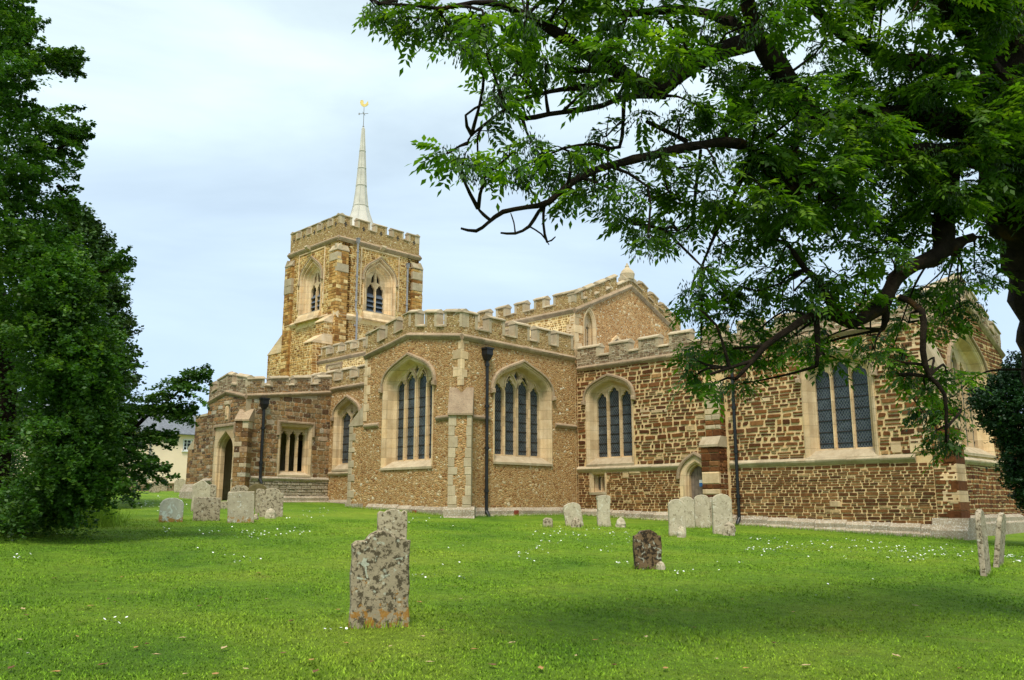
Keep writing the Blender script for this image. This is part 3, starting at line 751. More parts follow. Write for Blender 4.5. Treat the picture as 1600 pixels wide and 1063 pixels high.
# east wall with the great window
ES = [(YC+.003, 6.95), (30.35, 8.30), (34.3, 6.9)]
e_w = arch(30.15, 1.95, 3.15, 5.55, 7.35, k1=.6, k2=.45, s=.75)
b = MB()
b.prism(FE, [(YC+.003, .2), (34.3, .2), (34.3, 6.9), (30.35, 8.30), (YC+.003, 6.97)], -.7, 0, M_mort, [e_w], rnd=.4)
ske = skipper([grow(e_w, .1), rect(YC, 35, 2.85, 3.05)])
b.stones(FE, YC+.0, 34.3, 1.2, 2.85, M_iron, hr=(.1, .18), wr=(.15, .42), gap=.028, skip=ske, seed=31)
b.stones(FE, YC+.0, 34.3, 3.05, 8.0, M_iron2, hr=(.1, .18), wr=(.15, .42), gap=.03, skip=ske, seed=32, vmax=lambda u: lerp_f(ES)(u)-.05)
quoins(b, FE, YC+.02, -1, 4.9, 6.8, 3); b.build('wall', CH)
b = MB(); quoins(b, FS, XE-.01, 1, 3.1, 6.75, 33, M_ash, .3, .5, .32); b.build('quoin', CH)
string(FE, ES); string(FE, [(YC+.9, 2.93), (34.3, 2.93)], M_grey)
plinth(FE, YC+.9, 34.3, 1.25, zb=.1)
parapet(FE, ES, [(YC+.003+.0, 27.1), (27.55, 28.35), (28.8, 29.55), (29.95, 30.75), (31.15, 31.9), (32.3, 33.05), (33.5, 34.3)], .40, .78, stones=M_par, seed=60)
l5 = [(-1.62, -1.05, 5.3, 5.7), (-.95, -.37, 5.8, 6.3), (-.28, .28, 6.0, 6.6), (.37, .95, 5.8, 6.3), (1.05, 1.62, 5.3, 5.7)]
window(FE, 30.15, 1.95, 3.15, 5.55, 7.35, l5, rv=.3, rec=.38, ak=dict(k1=.6, k2=.45, s=.75), mull=.35)
b = MB(); fv = east(XE-.5); b.prism(fv, rect(34.31, 43, .1, 4.9), -4, 0, M_mort); b.stones(fv, 34.31, 43, .4, 4.85, M_iron, hr=(.12, .22), wr=(.16, .45), gap=.03, seed=44)
b.bar(fv, 34.31, 4.9, 43, 4.9, [(-.3, 0), (.08, 0), (.08, .1), (-.3, .3)], M_grey); b.build('vestry', CH)
# rest of the chancel shell
b = MB(); FN = Fr(0, 34.3, -1, 0); b.prism(FN, [(-XE+.003, .2), (22.2, .2), (22.2, 6.9), (-XE+.003, 6.9)], -.6, 0, M_mort); b.build('wall', CH)
parapet(FN, [(-XE, 6.93), (22.2, 6.93)], [(9+1.4*i, 9.9+1.4*i) for i in range(9)], .42, .78)
def roof(poly, m=M_lead, nm='roof', seams=None):
    b = MB()
    for q in poly: b.add(q, [tuple(range(len(q)))], m)
    if seams:
        for (p, q) in seams:
            p = Vector(p); q = Vector(q); d = (q-p).normalized(); s_ = d.cross(Vector((0, 0, 1))).normalized()*.025; up = Vector((0, 0, .05))
            vs = [tuple(p+s_), tuple(p-s_), tuple(q-s_), tuple(q+s_), tuple(p+s_+up), tuple(p-s_+up), tuple(q-s_+up), tuple(q+s_+up)]
            b.add(vs, [(4, 5, 6, 7), (0, 1, 5, 4), (1, 2, 6, 5), (2, 3, 7, 6), (3, 0, 4, 7)], m)
    return b.build(nm, CH)
zl, zr = 7.25, 8.3
roof([[(XJ-.2, 26.4, zl), (XE-.2, 26.4, zl), (XE-.2, 30.35, zr), (XJ-.2, 30.35, zr)], [(XJ-.2, 30.35, zr), (XE-.2, 30.35, zr), (XE-.2, 34.3, zl), (XJ-.2, 34.3, zl)]],
     seams=[((x, 26.4, zl), (x, 30.35, zr)) for x in np.arange(-21.8, -9, .62)])

# ------------------------------------------------------------------ nave: east gable and clerestory
FG = east(XJ-.12); GS = [(26.2, 9.42), (30.1, 11.16), (34.0, 9.42)]
lan = arch(27.16, .42, 7.3, 8.9, 9.72, k1=.6, k2=.45, s=.7)
b = MB(); b.prism(FG, [(26.203, 1), (34.0, 1), (34.0, 9.44), (30.1, 11.18), (26.203, 9.44)], -.6, 0, M_rub2, [lan])
quoins(b, FG, 26.205, -1, 7.4, 9.3, 8, M_ash, .25, .5, .35); b.build('wall', CH)
string(FG, GS)
parapet(FG, GS, [(26.203, 26.75), (27.0, 27.5), (27.8, 28.3), (28.6, 29.1), (30.98, 31.4), (31.8, 32.2), (32.6, 33.02), (33.3, 34.0)], .34, .70, wm=M_rubg)
window(FG, 27.16, .42, 7.3, 8.9, 9.72, [(-.24, -.03, 8.8, 9.05), (.03, .24, 8.8, 9.05)], rv=.14, rec=.22, ak=dict(k1=.6, k2=.45, s=.7), slop=.1, hood=False)
for yy in (28.95, 30.95):
    b = MB(); a_ = arch(yy, .34, 7.6, 8.1, 8.62, k1=.6, k2=.45, s=.7); b.profile(FG, a_, [(0, 0), (0, .08), (.11, .08), (.12, 0)], M_ash); b.prism(FG, a_[::-1], .0, .004, M_glass); b.build('blind_arch', CH)
b = MB()   # gable cross finial
f = Fr(XJ-.28, 30.1, 0, 1); b.bar(f, -.42, 11.4, .42, 11.4, [(-.2, 0), (.2, 0), (.2, .1), (0, .3), (-.2, .1)], M_grey)
def lathe(b, cx, cy, prof, m, n=12, rnd=None):
    vs = []; fs = []
    for r_, z in prof: vs += [(cx+r_*math.cos(2*PI*i/n), cy+r_*math.sin(2*PI*i/n), z) for i in range(n)]
    for j in range(len(prof)-1):
        for i in range(n): fs.append((j*n+i, j*n+(i+1) % n, (j+1)*n+(i+1) % n, (j+1)*n+i))
    fs.append(tuple(range(n))[::-1]); fs.append(tuple(range((len(prof)-1)*n, len(prof)*n))); b.add(vs, fs, m, rnd)
lathe(b, XJ-.28, 30.1, [(.30, 11.5), (.34, 11.75), (.26, 11.9), (.13, 12.02), (.09, 12.08), (.10, 12.12), (.05, 12.2), (.02, 12.28)], M_grey)
b.build('finial', CH)
XT1 = -41.25
FCl = south(26.2); b = MB()
cw = [(-39.6, 1.3), (-35.0, 1.3), (-30.6, 1.3), (-26.6, 1.3)]
b.prism(FCl, [(XT1, 1), (XJ-.123, 1), (XJ-.123, 9.42), (XT1, 9.42)], -.5, 0, M_tmort, [rect(c-w_/2, c+w_/2, 7.8, 9.12) for c, w_ in cw])
b.stones(FCl, XT1, XJ-.13, 6.6, 9.35, M_tower, hr=(.07, .13), wr=(.1, .3), gap=.04, skip=skipper([rect(c-w_/2-.1, c+w_/2+.1, 7.7, 9.22) for c, w_ in cw]), seed=71, dep=.015)
quoins(b, FCl, XJ-.13, 1, 7.4, 9.3, 9, M_ash, .25, .5, .35); b.build('wall', CH)
for c, w_ in cw: window(FCl, c, w_/2, 7.8, 8.9, 9.12, [(-.46, -.04, 8.6, 8.9), (.04, .46, 8.6, 8.9)], rv=.13, rec=.2, slop=.1, square=True, hoodlow=.2)
string(FCl, [(XT1, 9.45), (XJ-.12, 9.45)])
ml = []; u = XJ-.123; ml.append((u-1.15, u)); u -= 1.15+.5
while u > XT1+.4: ml.append((u-.62, u)); u -= 1.18
parapet(FCl, [(XT1, 9.45), (XJ-.123, 9.45)], ml[::-1], .38, .76, wm=M_rubg, stones=None, seed=90)
b = MB(); b.prism(Fr(0, 34.0, -1, 0), rect(22.3, 41.2, 1, 9.8), -.5, 0, M_tmort); b.build('wall', CH)
roof([[(XT1, 26.6, 9.6), (XJ-.5, 26.6, 9.6), (XJ-.5, 30.1, 10.9), (XT1, 30.1, 10.9)], [(XT1, 30.1, 10.9), (XJ-.5, 30.1, 10.9), (XJ-.5, 33.6, 9.6), (XT1, 33.6, 9.6)]])

# ------------------------------------------------------------------ south chapel (transept)
YS = 19.97; XW = -28.0; XK = -22.2
FKE = east(XK); FKS = south(YS)
ka = dict(k1=.60, k2=.52, s=.42)
ke = arch(23.12, 1.60, 3.06, 5.72, 6.88, **ka); ks = arch(-25.22, 1.53, 2.9, 6.0, 7.14, **ka)
KS = [(XW, 7.42), (-25.25, 7.92), (XK, 7.47)]
b = MB(); b.prism(FKE, [(YS+.003, .4), (26.15, .4), (26.15, 7.42), (YS+.003, 7.46)], -.6, 0, M_rub, [ke]); 
quoins(b, FKE, YS+.003, -1, 5.7, 7.35, 4, M_ash, .12, .3, .32)
b.build('wall', CH)
b = MB(); b.prism(FKS, [(XW, .4), (XK-.003, .4), (XK-.003, 7.44), (-25.25, 7.9), (XW, 7.4)], -.6, 0, M_rub, [ks])
quoins(b, FKS, XK-.003, 1, 5.7, 7.35, 5, M_ash, .2, .42, .32); quoins(b, FKS, XW, -1, 4.8, 7.3, 6, M_ash, .2, .42, .35); b.build('wall', CH)
b = MB(); FKW = Fr(XW, 0, 0, -1); b.prism(FKW, [(-26.15, .4), (-YS-.003, .4), (-YS-.003, 7.4), (-26.15, 7.4)], -.6, 0, M_rub); b.build('wall', CH)
string(FKE, [(YS, 7.46), (26.1, 7.40)]); string(FKS, KS); string(FKW, [(-26.1, 7.4), (-YS, 7.42)])
parapet(FKE, [(YS+.003, 7.46), (26.12, 7.41)], [(YS+.003, 20.72), (21.3, 22.12), (22.68, 23.48), (23.9, 24.68), (25.05, 26.05)], .36, .88, wm=M_rubg)
parapet(FKS, KS, [(XW, -27.12), (-26.7, -26.05), (-25.6, -24.74), (-24.28, -23.6), (-23.17, XK-.003)], .36, .88, wm=M_rubg)
parapet(FKW, [(-26.1, 7.42), (-YS-.003, 7.42)], [(-26.1, -25.3), (-24.8, -24), (-23.5, -22.7), (-22.2, -21.4), (-20.9, -YS-.003)], .36, .88, wm=M_rubg)
lk = [(-1.25, -.74, 5.72, 6.05), (-.63, -.08, 5.85, 6.25), (.08, .63, 5.85, 6.25), (.74, 1.25, 5.72, 6.05)]
def ktr(z):
    e = [[(0, z+.22), (.13, z+.40), (.0, z+.62), (-.13, z+.40)]]
    for s_ in (-1, 1):
        q = [(s_*.30, z+.36), (s_*.62, z+.03), (s_*.66, z+.16), (s_*.50, z+.40)]
        e.append(q if s_ > 0 else q[::-1])
    return e
window(FKE, 23.12, 1.60, 3.06, 5.72, 6.88, lk, rv=.30, rec=.36, ak=ka, extra=ktr(5.98), mull=.05)
lk2 = [(a*.95, c*.95, d+.28, e_+.25) for a, c, d, e_ in lk]
window(FKS, -25.22, 1.53, 2.9, 6.0, 7.14, lk2, rv=.31, rec=.42, ak=ka, extra=ktr(6.22), mull=.05)
# intersecting ribs over the chapel tracery
for fr, uc, z, rec in ((FKE, 23.12, 5.9, .36), (FKS, -25.22, 6.15, .42)):
    b = MB()
    for pts in ([(-.66, 0), (-.62, .25), (-.45, .5), (-.15, .75)], [(.66, 0), (.62, .25), (.45, .5), (.15, .75)], [(0, 0), (-.04, .2), (-.2, .45), (-.5, .66)], [(0, 0), (.04, .2), (.2, .45), (.5, .66)], [(0, 0), (.05, .3), (.3, .6), (.42, .72)], [(-1.1, .12), (-.95, .35), (-.72, .5)], [(1.1, .12), (.95, .35), (.72, .5)]):
        b.profile(fr, [(uc+x, z+y) for x, y in pts], [(-.035, -rec), (-.02, -rec+.05), (.02, -rec+.05), (.035, -rec)], M_ash)
    b.build('tracery_rib', CH)
string(FKE, [(YS+.3, 4.62), (21.35, 4.62)], r=.8); string(FKE, [(24.9, 4.62), (26.15, 4.62)], r=.8)
string(FKS, [(-27.9, 4.62), (-26.95, 4.62)], r=.8); string(FKS, [(-23.5, 4.62), (-22.4, 4.62)], r=.8)
plinth(FKE, YS+.45, 26.16, 1.44, proj=.12, zb=.3); plinth(FKS, XW+.5, XK-.5, lambda u: 1.5-.03*(u+25), proj=.12, zb=.3)
b = MB()
for fr, u in ((FKE, 22.5), (FKS, -24.6)): b.box(fr, u, u+.2, 1.18, 1.36, 0, .165, M_brick)
b.build('red_stone_block', CH)
diag(XK, YS, r2, r2, .40, [(.5, 4.6, .62, 1.05)], 22, M_ash, .8, base=(1.5, .64), pm=M_grey, rubble=M_rub, lo=.26, hi=.4)
side_butt(FKS, XW+.003, -1, [(.5, 4.66, .92, .8)], .8, M_rub, M_grey, 23, base=(1.6, .12, M_base), pale=1)
drainpipe(XK+.13, 21.1, 1.14, 6.75, off=(1, 0), r=.06)
roof([[(XW+.3, YS+.3, 7.6), (-25.2, YS+.3, 8.0), (-25.2, 26.3, 8.0), (XW+.3, 26.3, 7.6)], [(-25.2, YS+.3, 8.0), (XK-.3, YS+.3, 7.6), (XK-.3, 26.3, 7.6), (-25.2, 26.3, 8.0)]])

# ------------------------------------------------------------------ south aisle
YA = 22.5; FA = south(YA)
aw = arch(-32.85, 1.02, 3.1, 5.55, 6.42, k1=.6, k2=.5, s=.5)
AS = [(-41.3, 6.9), (XW, 6.9)]
b = MB(); b.prism(FA, [(-41.3, .8), (XW, .8), (XW, 6.88), (-41.3, 6.88)], -.6, 0, M_rub, [aw]); b.build('wall', CH)
string(FA, [(-41.3, 6.9), (XW, 6.9)]); string(FA, [(-34.1, 2.95), (XW, 2.95)], M_grey, r=.8)
plinth(FA, -34.1, XW, 1.75, zb=.8)
am = []; u = -41.2
while u < XW-.5: am.append((u, u+.78)); u += 1.30
parapet(FA, AS, am, .40, .82, wm=M_rubg, stones=None)
window(FA, -32.85, 1.02, 3.1, 5.55, 6.42, [(-.76, -.06, 5.4, 5.8), (.06, .76, 5.4, 5.8)], rv=.22, rec=.26, ak=dict(k1=.6, k2=.5, s=.5), extra=[[(0, 5.6), (.1, 5.75), (0, 5.98), (-.1, 5.75)]])
drainpipe(-30.6, YA-.1, 6.0, 6.6)
roof([[(-41.3, 22.8, 7.1), (XW, 22.8, 7.1), (XW, 26.2, 7.9), (-41.3, 26.2, 7.9)]])
b = MB(); b.prism(Fr(-41.3, 0, 0, -1), rect(-27.2, -22.503, .8, 7), -.5, 0, M_rub); b.build('wall', CH)

# ------------------------------------------------------------------ porch
XP = -34.2; YP = 18.17; XPW = -37.75
FPE = east(XP); FPS = south(YP)
pw = rect(19.86, 21.55, 2.82, 5.15); pdoor = arch(-35.84, .76, 1.2, 3.9, 4.80, k1=.6, k2=.4, s=.9)
PS = [(XPW, 6.2), (-36.0, 6.55), (XP, 6.2)]
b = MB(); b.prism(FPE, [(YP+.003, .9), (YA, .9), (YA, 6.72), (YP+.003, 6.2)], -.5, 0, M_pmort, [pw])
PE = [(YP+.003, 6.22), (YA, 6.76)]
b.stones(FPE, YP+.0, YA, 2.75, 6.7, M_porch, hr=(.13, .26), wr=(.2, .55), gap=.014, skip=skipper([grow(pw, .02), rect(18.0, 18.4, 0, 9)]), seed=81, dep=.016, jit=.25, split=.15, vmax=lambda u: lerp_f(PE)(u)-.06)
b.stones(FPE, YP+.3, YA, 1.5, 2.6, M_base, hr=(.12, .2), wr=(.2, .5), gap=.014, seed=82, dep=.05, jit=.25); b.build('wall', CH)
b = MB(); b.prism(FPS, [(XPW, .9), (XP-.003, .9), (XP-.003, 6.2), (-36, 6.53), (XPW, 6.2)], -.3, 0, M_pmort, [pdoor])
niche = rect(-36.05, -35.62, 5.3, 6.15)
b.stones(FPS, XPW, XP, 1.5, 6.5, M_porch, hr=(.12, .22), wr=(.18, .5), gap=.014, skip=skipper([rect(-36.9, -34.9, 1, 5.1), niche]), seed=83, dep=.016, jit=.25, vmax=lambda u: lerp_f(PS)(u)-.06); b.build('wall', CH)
b = MB(); b.prism(Fr(XPW, 0, 0, -1), rect(-YA, -YP-.003, .9, 6.6), -.5, 0, M_pmort); b.build('wall', CH)
b = MB(); lab = [(-36.78, 1.6), (-36.78, 5.0), (-34.98, 5.0), (-34.98, 1.6)]
b.prism(FPS, [(-36.78, 1.5), (-36.78, 5.0), (-34.98, 5.0), (-34.98, 1.5)][::-1], .0, .03, M_ash, [], rnd=.4) if False else None
hole = [(x, max(1.55, y)) for x, y in pdoor]
b.prism(FPS, [(-36.82, 1.45), (-34.98, 1.45), (-34.98, 4.98), (-36.82, 4.98)], -.02, .03, M_ash, [[(x, y if y > 1.3 else 1.46) for x, y in pdoor]])
b.profile(FPS, pdoor, [(0, .03), (-.05, -.03), (-.05, -.12), (-.09, -.16), (-.09, -.34)], M_ash)
dw = b.build('doorway', CH)
b = MB(); b.profile(FPS, [(-36.82, 4.6), (-36.82, 4.98), (-34.98, 4.98), (-34.98, 4.6)], [(0, .02), (0, .12), (.08, .12), (.12, .02)], M_mould); b.build('hood_mould', CH, dw)
b = MB(); b.box(FPS, -36.05, -35.62, 5.95, 6.12, 0, .09, M_grey, ch=.02); b.box(FPS, -35.95, -35.72, 5.28, 5.95, 0, .05, M_ash, ch=.02); b.box(FPS, -35.9, -35.77, 5.45, 5.85, .05, .10, M_ash, ch=.02); b.build('niche', CH)
window(FPE, 20.70, .85, 2.82, 4.9, 5.15, [(-.62, -.24, 4.55, 4.85), (-.15, .20, 4.55, 4.85), (.29, .64, 4.55, 4.85)], rv=.2, rec=.25, slop=.17, square=True, glass=False, hoodlow=.55)
string(FPS, PS, r=.9); string(FPE, PE, r=.9); string(FPE, [(YP+.4, 2.68), (YA, 2.68)], M_base, r=.9)
string(FPS, [(XPW, 2.62), (-36.85, 2.62)], M_base); string(FPS, [(-34.95, 2.62), (-34.3, 2.62)], M_base)
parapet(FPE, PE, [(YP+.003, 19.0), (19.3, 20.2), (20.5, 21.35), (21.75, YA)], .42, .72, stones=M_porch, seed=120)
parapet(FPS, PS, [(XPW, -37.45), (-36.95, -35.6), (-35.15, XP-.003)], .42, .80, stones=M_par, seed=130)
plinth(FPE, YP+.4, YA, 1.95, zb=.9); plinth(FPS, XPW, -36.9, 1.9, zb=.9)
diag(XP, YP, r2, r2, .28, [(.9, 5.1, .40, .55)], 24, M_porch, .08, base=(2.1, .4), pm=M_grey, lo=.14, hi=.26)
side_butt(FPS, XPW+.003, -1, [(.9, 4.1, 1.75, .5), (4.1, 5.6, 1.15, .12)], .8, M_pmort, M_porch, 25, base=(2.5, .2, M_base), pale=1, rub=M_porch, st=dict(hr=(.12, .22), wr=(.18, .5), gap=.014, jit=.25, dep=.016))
drainpipe(XP+.12, 18.98, 2.45, 5.75, off=(1, 0), r=.065)
roof([[(XPW+.2, YP+.3, 6.5), (XP-.2, YP+.3, 6.5), (XP-.2, YA, 6.9), (XPW+.2, YA, 6.9)]])
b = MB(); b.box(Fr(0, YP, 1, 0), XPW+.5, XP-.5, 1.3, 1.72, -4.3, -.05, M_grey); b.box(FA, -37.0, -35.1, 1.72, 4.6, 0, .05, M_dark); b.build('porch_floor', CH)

# ------------------------------------------------------------------ tower
TX0, TX1, TY0, TY1 = -46.75, -41.3, 27.27, 33.37
faces = [(Fr(0, TY0, 1, 0), TX0, TX1), (Fr(TX1, 0, 0, 1), TY0+.003, TY1-.003), (Fr(0, TY1, -1, 0), -TX1, -TX0), (Fr(TX0, 0, 0, -1), -TY1+.003, -TY0-.003)]
for i, (fr, u0, u1) in enumerate(faces):
    uc = (u0+u1)/2-(.0 if i else .1)
    tw = arch(uc, 1.22, 12.95, 15.0, 16.45, k1=.6, k2=.45, s=.85)
    b = MB()
    b.prism(fr, [(u0, 1), (u1, 1), (u1, 17.08), (u0, 17.08)], -.9, 0, M_tmort, [tw])
    if i < 2:
        sk = skipper([grow(tw, .0), rect(uc-1.4, uc+1.4, 12.2, 13.0)])
        b.stones(fr, u0, u1, 4.0, 17.0, M_tower, hr=(.09, .17), wr=(.14, .42), gap=.028, skip=sk, wob=.02, seed=140+i, dep=.02, split=.1)
    b.build('wall', CH)
    o = [(0, -.02), (0, .07), (-.05, .07), (-.08, -.02), (-.10, -.14), (-.18, -.14), (-.20, -.05), (-.25, -.05), (-.28, -.22), (-.35, -.26), (-.40, -.24), (-.44, -.36), (-.52, -.42), (-.52, -.7)]
    wn = window(fr, uc, 1.22, 12.95, 15.0, 16.45, [(-.62, -.05, 14.35, 14.85), (.05, .62, 14.35, 14.85)], extra=[[(-.34, 14.9), (-.09, 14.98), (-.07, 15.6), (-.30, 15.25)], [(.34, 14.9), (.30, 15.25), (.07, 15.6), (.09, 14.98)]], rv=.52, rec=.42, slop=.12, ak=dict(k1=.6, k2=.45, s=.85), louvre=True, orders=o, hoodw=.1, hood=(i < 2))
    if i < 2:
        b = MB(); b.profile(fr, [(uc-1.38, 13.3), (uc-1.38, 16.78), (uc+1.38, 16.78), (uc+1.38, 13.3)], [(0, 0), (0, .05), (.09, .05), (.1, 0)], M_ash)
        for k in range(3): b.bar(fr, uc-1.3+.05*k, 12.42+.18*k, uc+1.3-.05*k, 12.42+.18*k, [(0, 0), (.32-.1*k, 0), (.25-.1*k, .17), (0, .18)], M_ash)
        b.build('window_weathering', CH)
    string(fr, [(u0-.1, 17.1), (u1+.1, 17.1)], r=1.4)
    wd = u1-u0; mr = []; g = wd/4.62
    for k in range(5):
        a = u0+(wd-.66*g)/4*k if 0 < k < 4 else (u0 if k == 0 else u1-.66*g)
        mr.append((a, a+.66*g))
    parapet(fr, [(u0, 17.12), (u1, 17.12)], mr, .92, 1.38, wm=M_rubg, th=.35)
    b = MB()
    for a, c in mr: b.box(fr, (a+c)/2-.05, (a+c)/2+.05, 17.12+.75, 17.12+1.05, .0, .004, M_dark); b.box(fr, (a+c)/2-.12, (a+c)/2+.12, 17.12+.87, 17.12+.94, .0, .0042, M_dark)
    b.build('loophole', CH)
    string(fr, [(u0-.2, 12.45), (uc-1.32, 12.45)], M_ash, r=1.6); string(fr, [(uc+1.32, 12.45), (u1+.2, 12.45)], M_ash, r=1.6)
    # corner buttresses of this face
    b = MB()
    for s_ in (0, 1):
        a, c = (u0-.18, u0+.62) if s_ == 0 else (u1-.62, u1+.18)
        r = random.Random(160+i*2+s_); 
        b.box(fr, a+.02, c-.02, 4, 16.3, -.1, .16, M_tmort)
        z = 4.2
        while z < 16.3:
            h = min(r.uniform(.14, .24), 16.3-z)
            if z > 13.9 and r.random() < .35: 
                h = min(.5, 16.3-z); b.box(fr, a-.01, c+.01, z+.01, z+h-.01, -.1, .21, M_grey, ch=.015)
            else:
                x = a
                while x < c-.02:
                    w_ = min(r.uniform(.2, .45), c-x); w_ = c-x if c-x-w_ < .12 else w_
                    b.box(fr, x+.008, x+w_-.008, z+.012, z+h-.012, -.1, .19+r.uniform(-.01, .01), M_tower, r.random(), ch=.015); x += w_
            z += h
        b.bar(fr, a-.02, 16.3, c+.02, 16.3, [(-.1, 0), (.22, 0), (.22, .06), (0, .42), (-.1, .42)], M_grey)
    b.build('buttress', CH)
# projecting lower buttresses
def blockwork(b, fr, u0, u1, z0, z1, d0, d1, seed, m=M_tower, top=None):
    """coursed faces on three sides of a buttress core"""
    b.box(fr, u0+.02, u1-.02, z0, z1, d0, d1-.02, M_tmort)
    b.stones(fr, u0, u1, z0, z1, m, hr=(.12, .2), wr=(.18, .42), gap=.035, seed=seed, base=d1-.02, dep=.022)
    ox, oy = fr.P(u1-.02, 0, 0)[:2]; f2 = Fr(ox, oy, -fr.n[0], -fr.n[1]); b.stones(f2, -d1, -d0, z0, z1, m, hr=(.12, .2), wr=(.18, .42), gap=.035, seed=seed+1, dep=.022)
b = MB(); blockwork(b, faces[0][0], TX1-.85, TX1+.02, 2, 10.6, 0, 1.5, 180); blockwork(b, faces[0][0], TX1-.85, TX1+.02, 11.1, 11.9, 0, .8, 182)
for z, d, d2 in ((10.6, 1.5, .78), (11.9, .8, .1)): b.bar(faces[0][0], TX1-.88, z, TX1+.05, z, [(0, 0), (d+.05, 0), (d+.05, .06), (d2, .58), (0, .58)], M_ash)
b.build('buttress', CH)
b = MB(); blockwork(b, faces[0][0], TX0-2.1, TX0+.02, 2, 10.9, -.9, .02, 184)
b.add([faces[0][0].P(TX0-2.15, 10.9, .05), faces[0][0].P(TX0, 10.9, .05), faces[0][0].P(TX0, 12.3, .05), faces[0][0].P(TX0-2.15, 10.9, -.93), faces[0][0].P(TX0, 10.9, -.93), faces[0][0].P(TX0, 12.3, -.93)], [(0, 1, 2), (5, 4, 3), (0, 2, 5, 3), (3, 4, 1, 0)], M_ash); b.build('buttress', CH)
drainpipe(TX1+.28, 28.45, 11.0, 17.0, r=.06, m=M_leadp, big=False, off=(1, 0), bend=(12.75, .14, .0))
drainpipe(TX1+.28, 32.25, 11.4, 16.2, r=.06, m=M_leadp, big=False, off=(1, 0))
roof([[(TX0, TY0, 17.6), (TX1, TY0, 17.6), (TX1, TY1, 17.6), (TX0, TY1, 17.6)]])
b = MB()   # gargoyles at the foot of the tower parapet
for fr, u in ((faces[0][0], -44.3), (faces[1][0], 30.3)): b.bar(fr, u-.14, 16.98, u+.14, 16.98, [(0, -.1), (.3, -.02), (.42, .08), (.36, .2), (0, .22)], M_grey)
b.build('gargoyle', CH)
# spire, vane and cock
SX, SY = -43.85, 30.5
b = MB(); pr = [(1.6, 17.65), (1.2, 18.5), (.86, 19.3), (.60, 20.0), (.47, 20.55), (.35, 21.6), (.26, 23.0), (.17, 24.4), (.08, 25.9), (.04, 26.0)]
lathe(b, SX, SY, pr, M_slead, 8, .5)
for k in range(8):
    a = 2*PI*k/8
    for (r0, z0), (r1, z1) in zip(pr[:-2], pr[1:-1]):
        p = Vector((SX+r0*math.cos(a), SY+r0*math.sin(a), z0)); q = Vector((SX+r1*math.cos(a), SY+r1*math.sin(a), z1)); t = Vector((-math.sin(a), math.cos(a), 0))*.022; o = Vector((math.cos(a), math.sin(a), 0))*.03
        b.add([tuple(p-t), tuple(p+t), tuple(q+t), tuple(q-t), tuple(p+o), tuple(q+o)], [(0, 4, 5, 3), (4, 1, 2, 5)], M_slead)
for r_, z in ((.485, 20.5), (.335, 21.9), (.26, 23.1), (.185, 24.3)): lathe(b, SX, SY, [(r_, z-.03), (r_+.035, z-.02), (r_+.03, z+.03), (r_-.01, z+.04)], M_slead, 8)
b.build('spire', CH)
b = MB(); lathe(b, SX, SY, [(.035, 25.8), (.06, 26.05), (.025, 26.1), (.018, 27.45)], M_leadp, 8)
f = Fr(SX, SY, .8, .6); b.box(f, -.3, .3, 26.93, 26.96, -.012, .012, M_leadp); f2 = Fr(SX, SY, -.6, .8); b.box(f2, -.25, .25, 26.93, 26.96, -.012, .012, M_leadp); b.box(f, -.36, -.28, 26.88, 27.02, -.012, .012, M_leadp)
vn = b.build('vane_rod', CH)
b = MB(); ck = [(.0, 27.42), (.12, 27.46), (.26, 27.5), (.34, 27.62), (.40, 27.6), (.33, 27.72), (.34, 27.84), (.27, 27.88), (.22, 27.76), (.12, 27.66), (.0, 27.66), (-.08, 27.72), (-.05, 27.9), (-.14, 28.02), (-.3, 28.0), (-.36, 27.84), (-.30, 27.64), (-.18, 27.5)]
ck = [(a*.8, 27.4+(c-27.4)*.85) for a, c in ck]; b.prism(Fr(SX, SY, .8, .6), ck, -.02, .02, M_gold); b.build('weathercock', CH, vn)
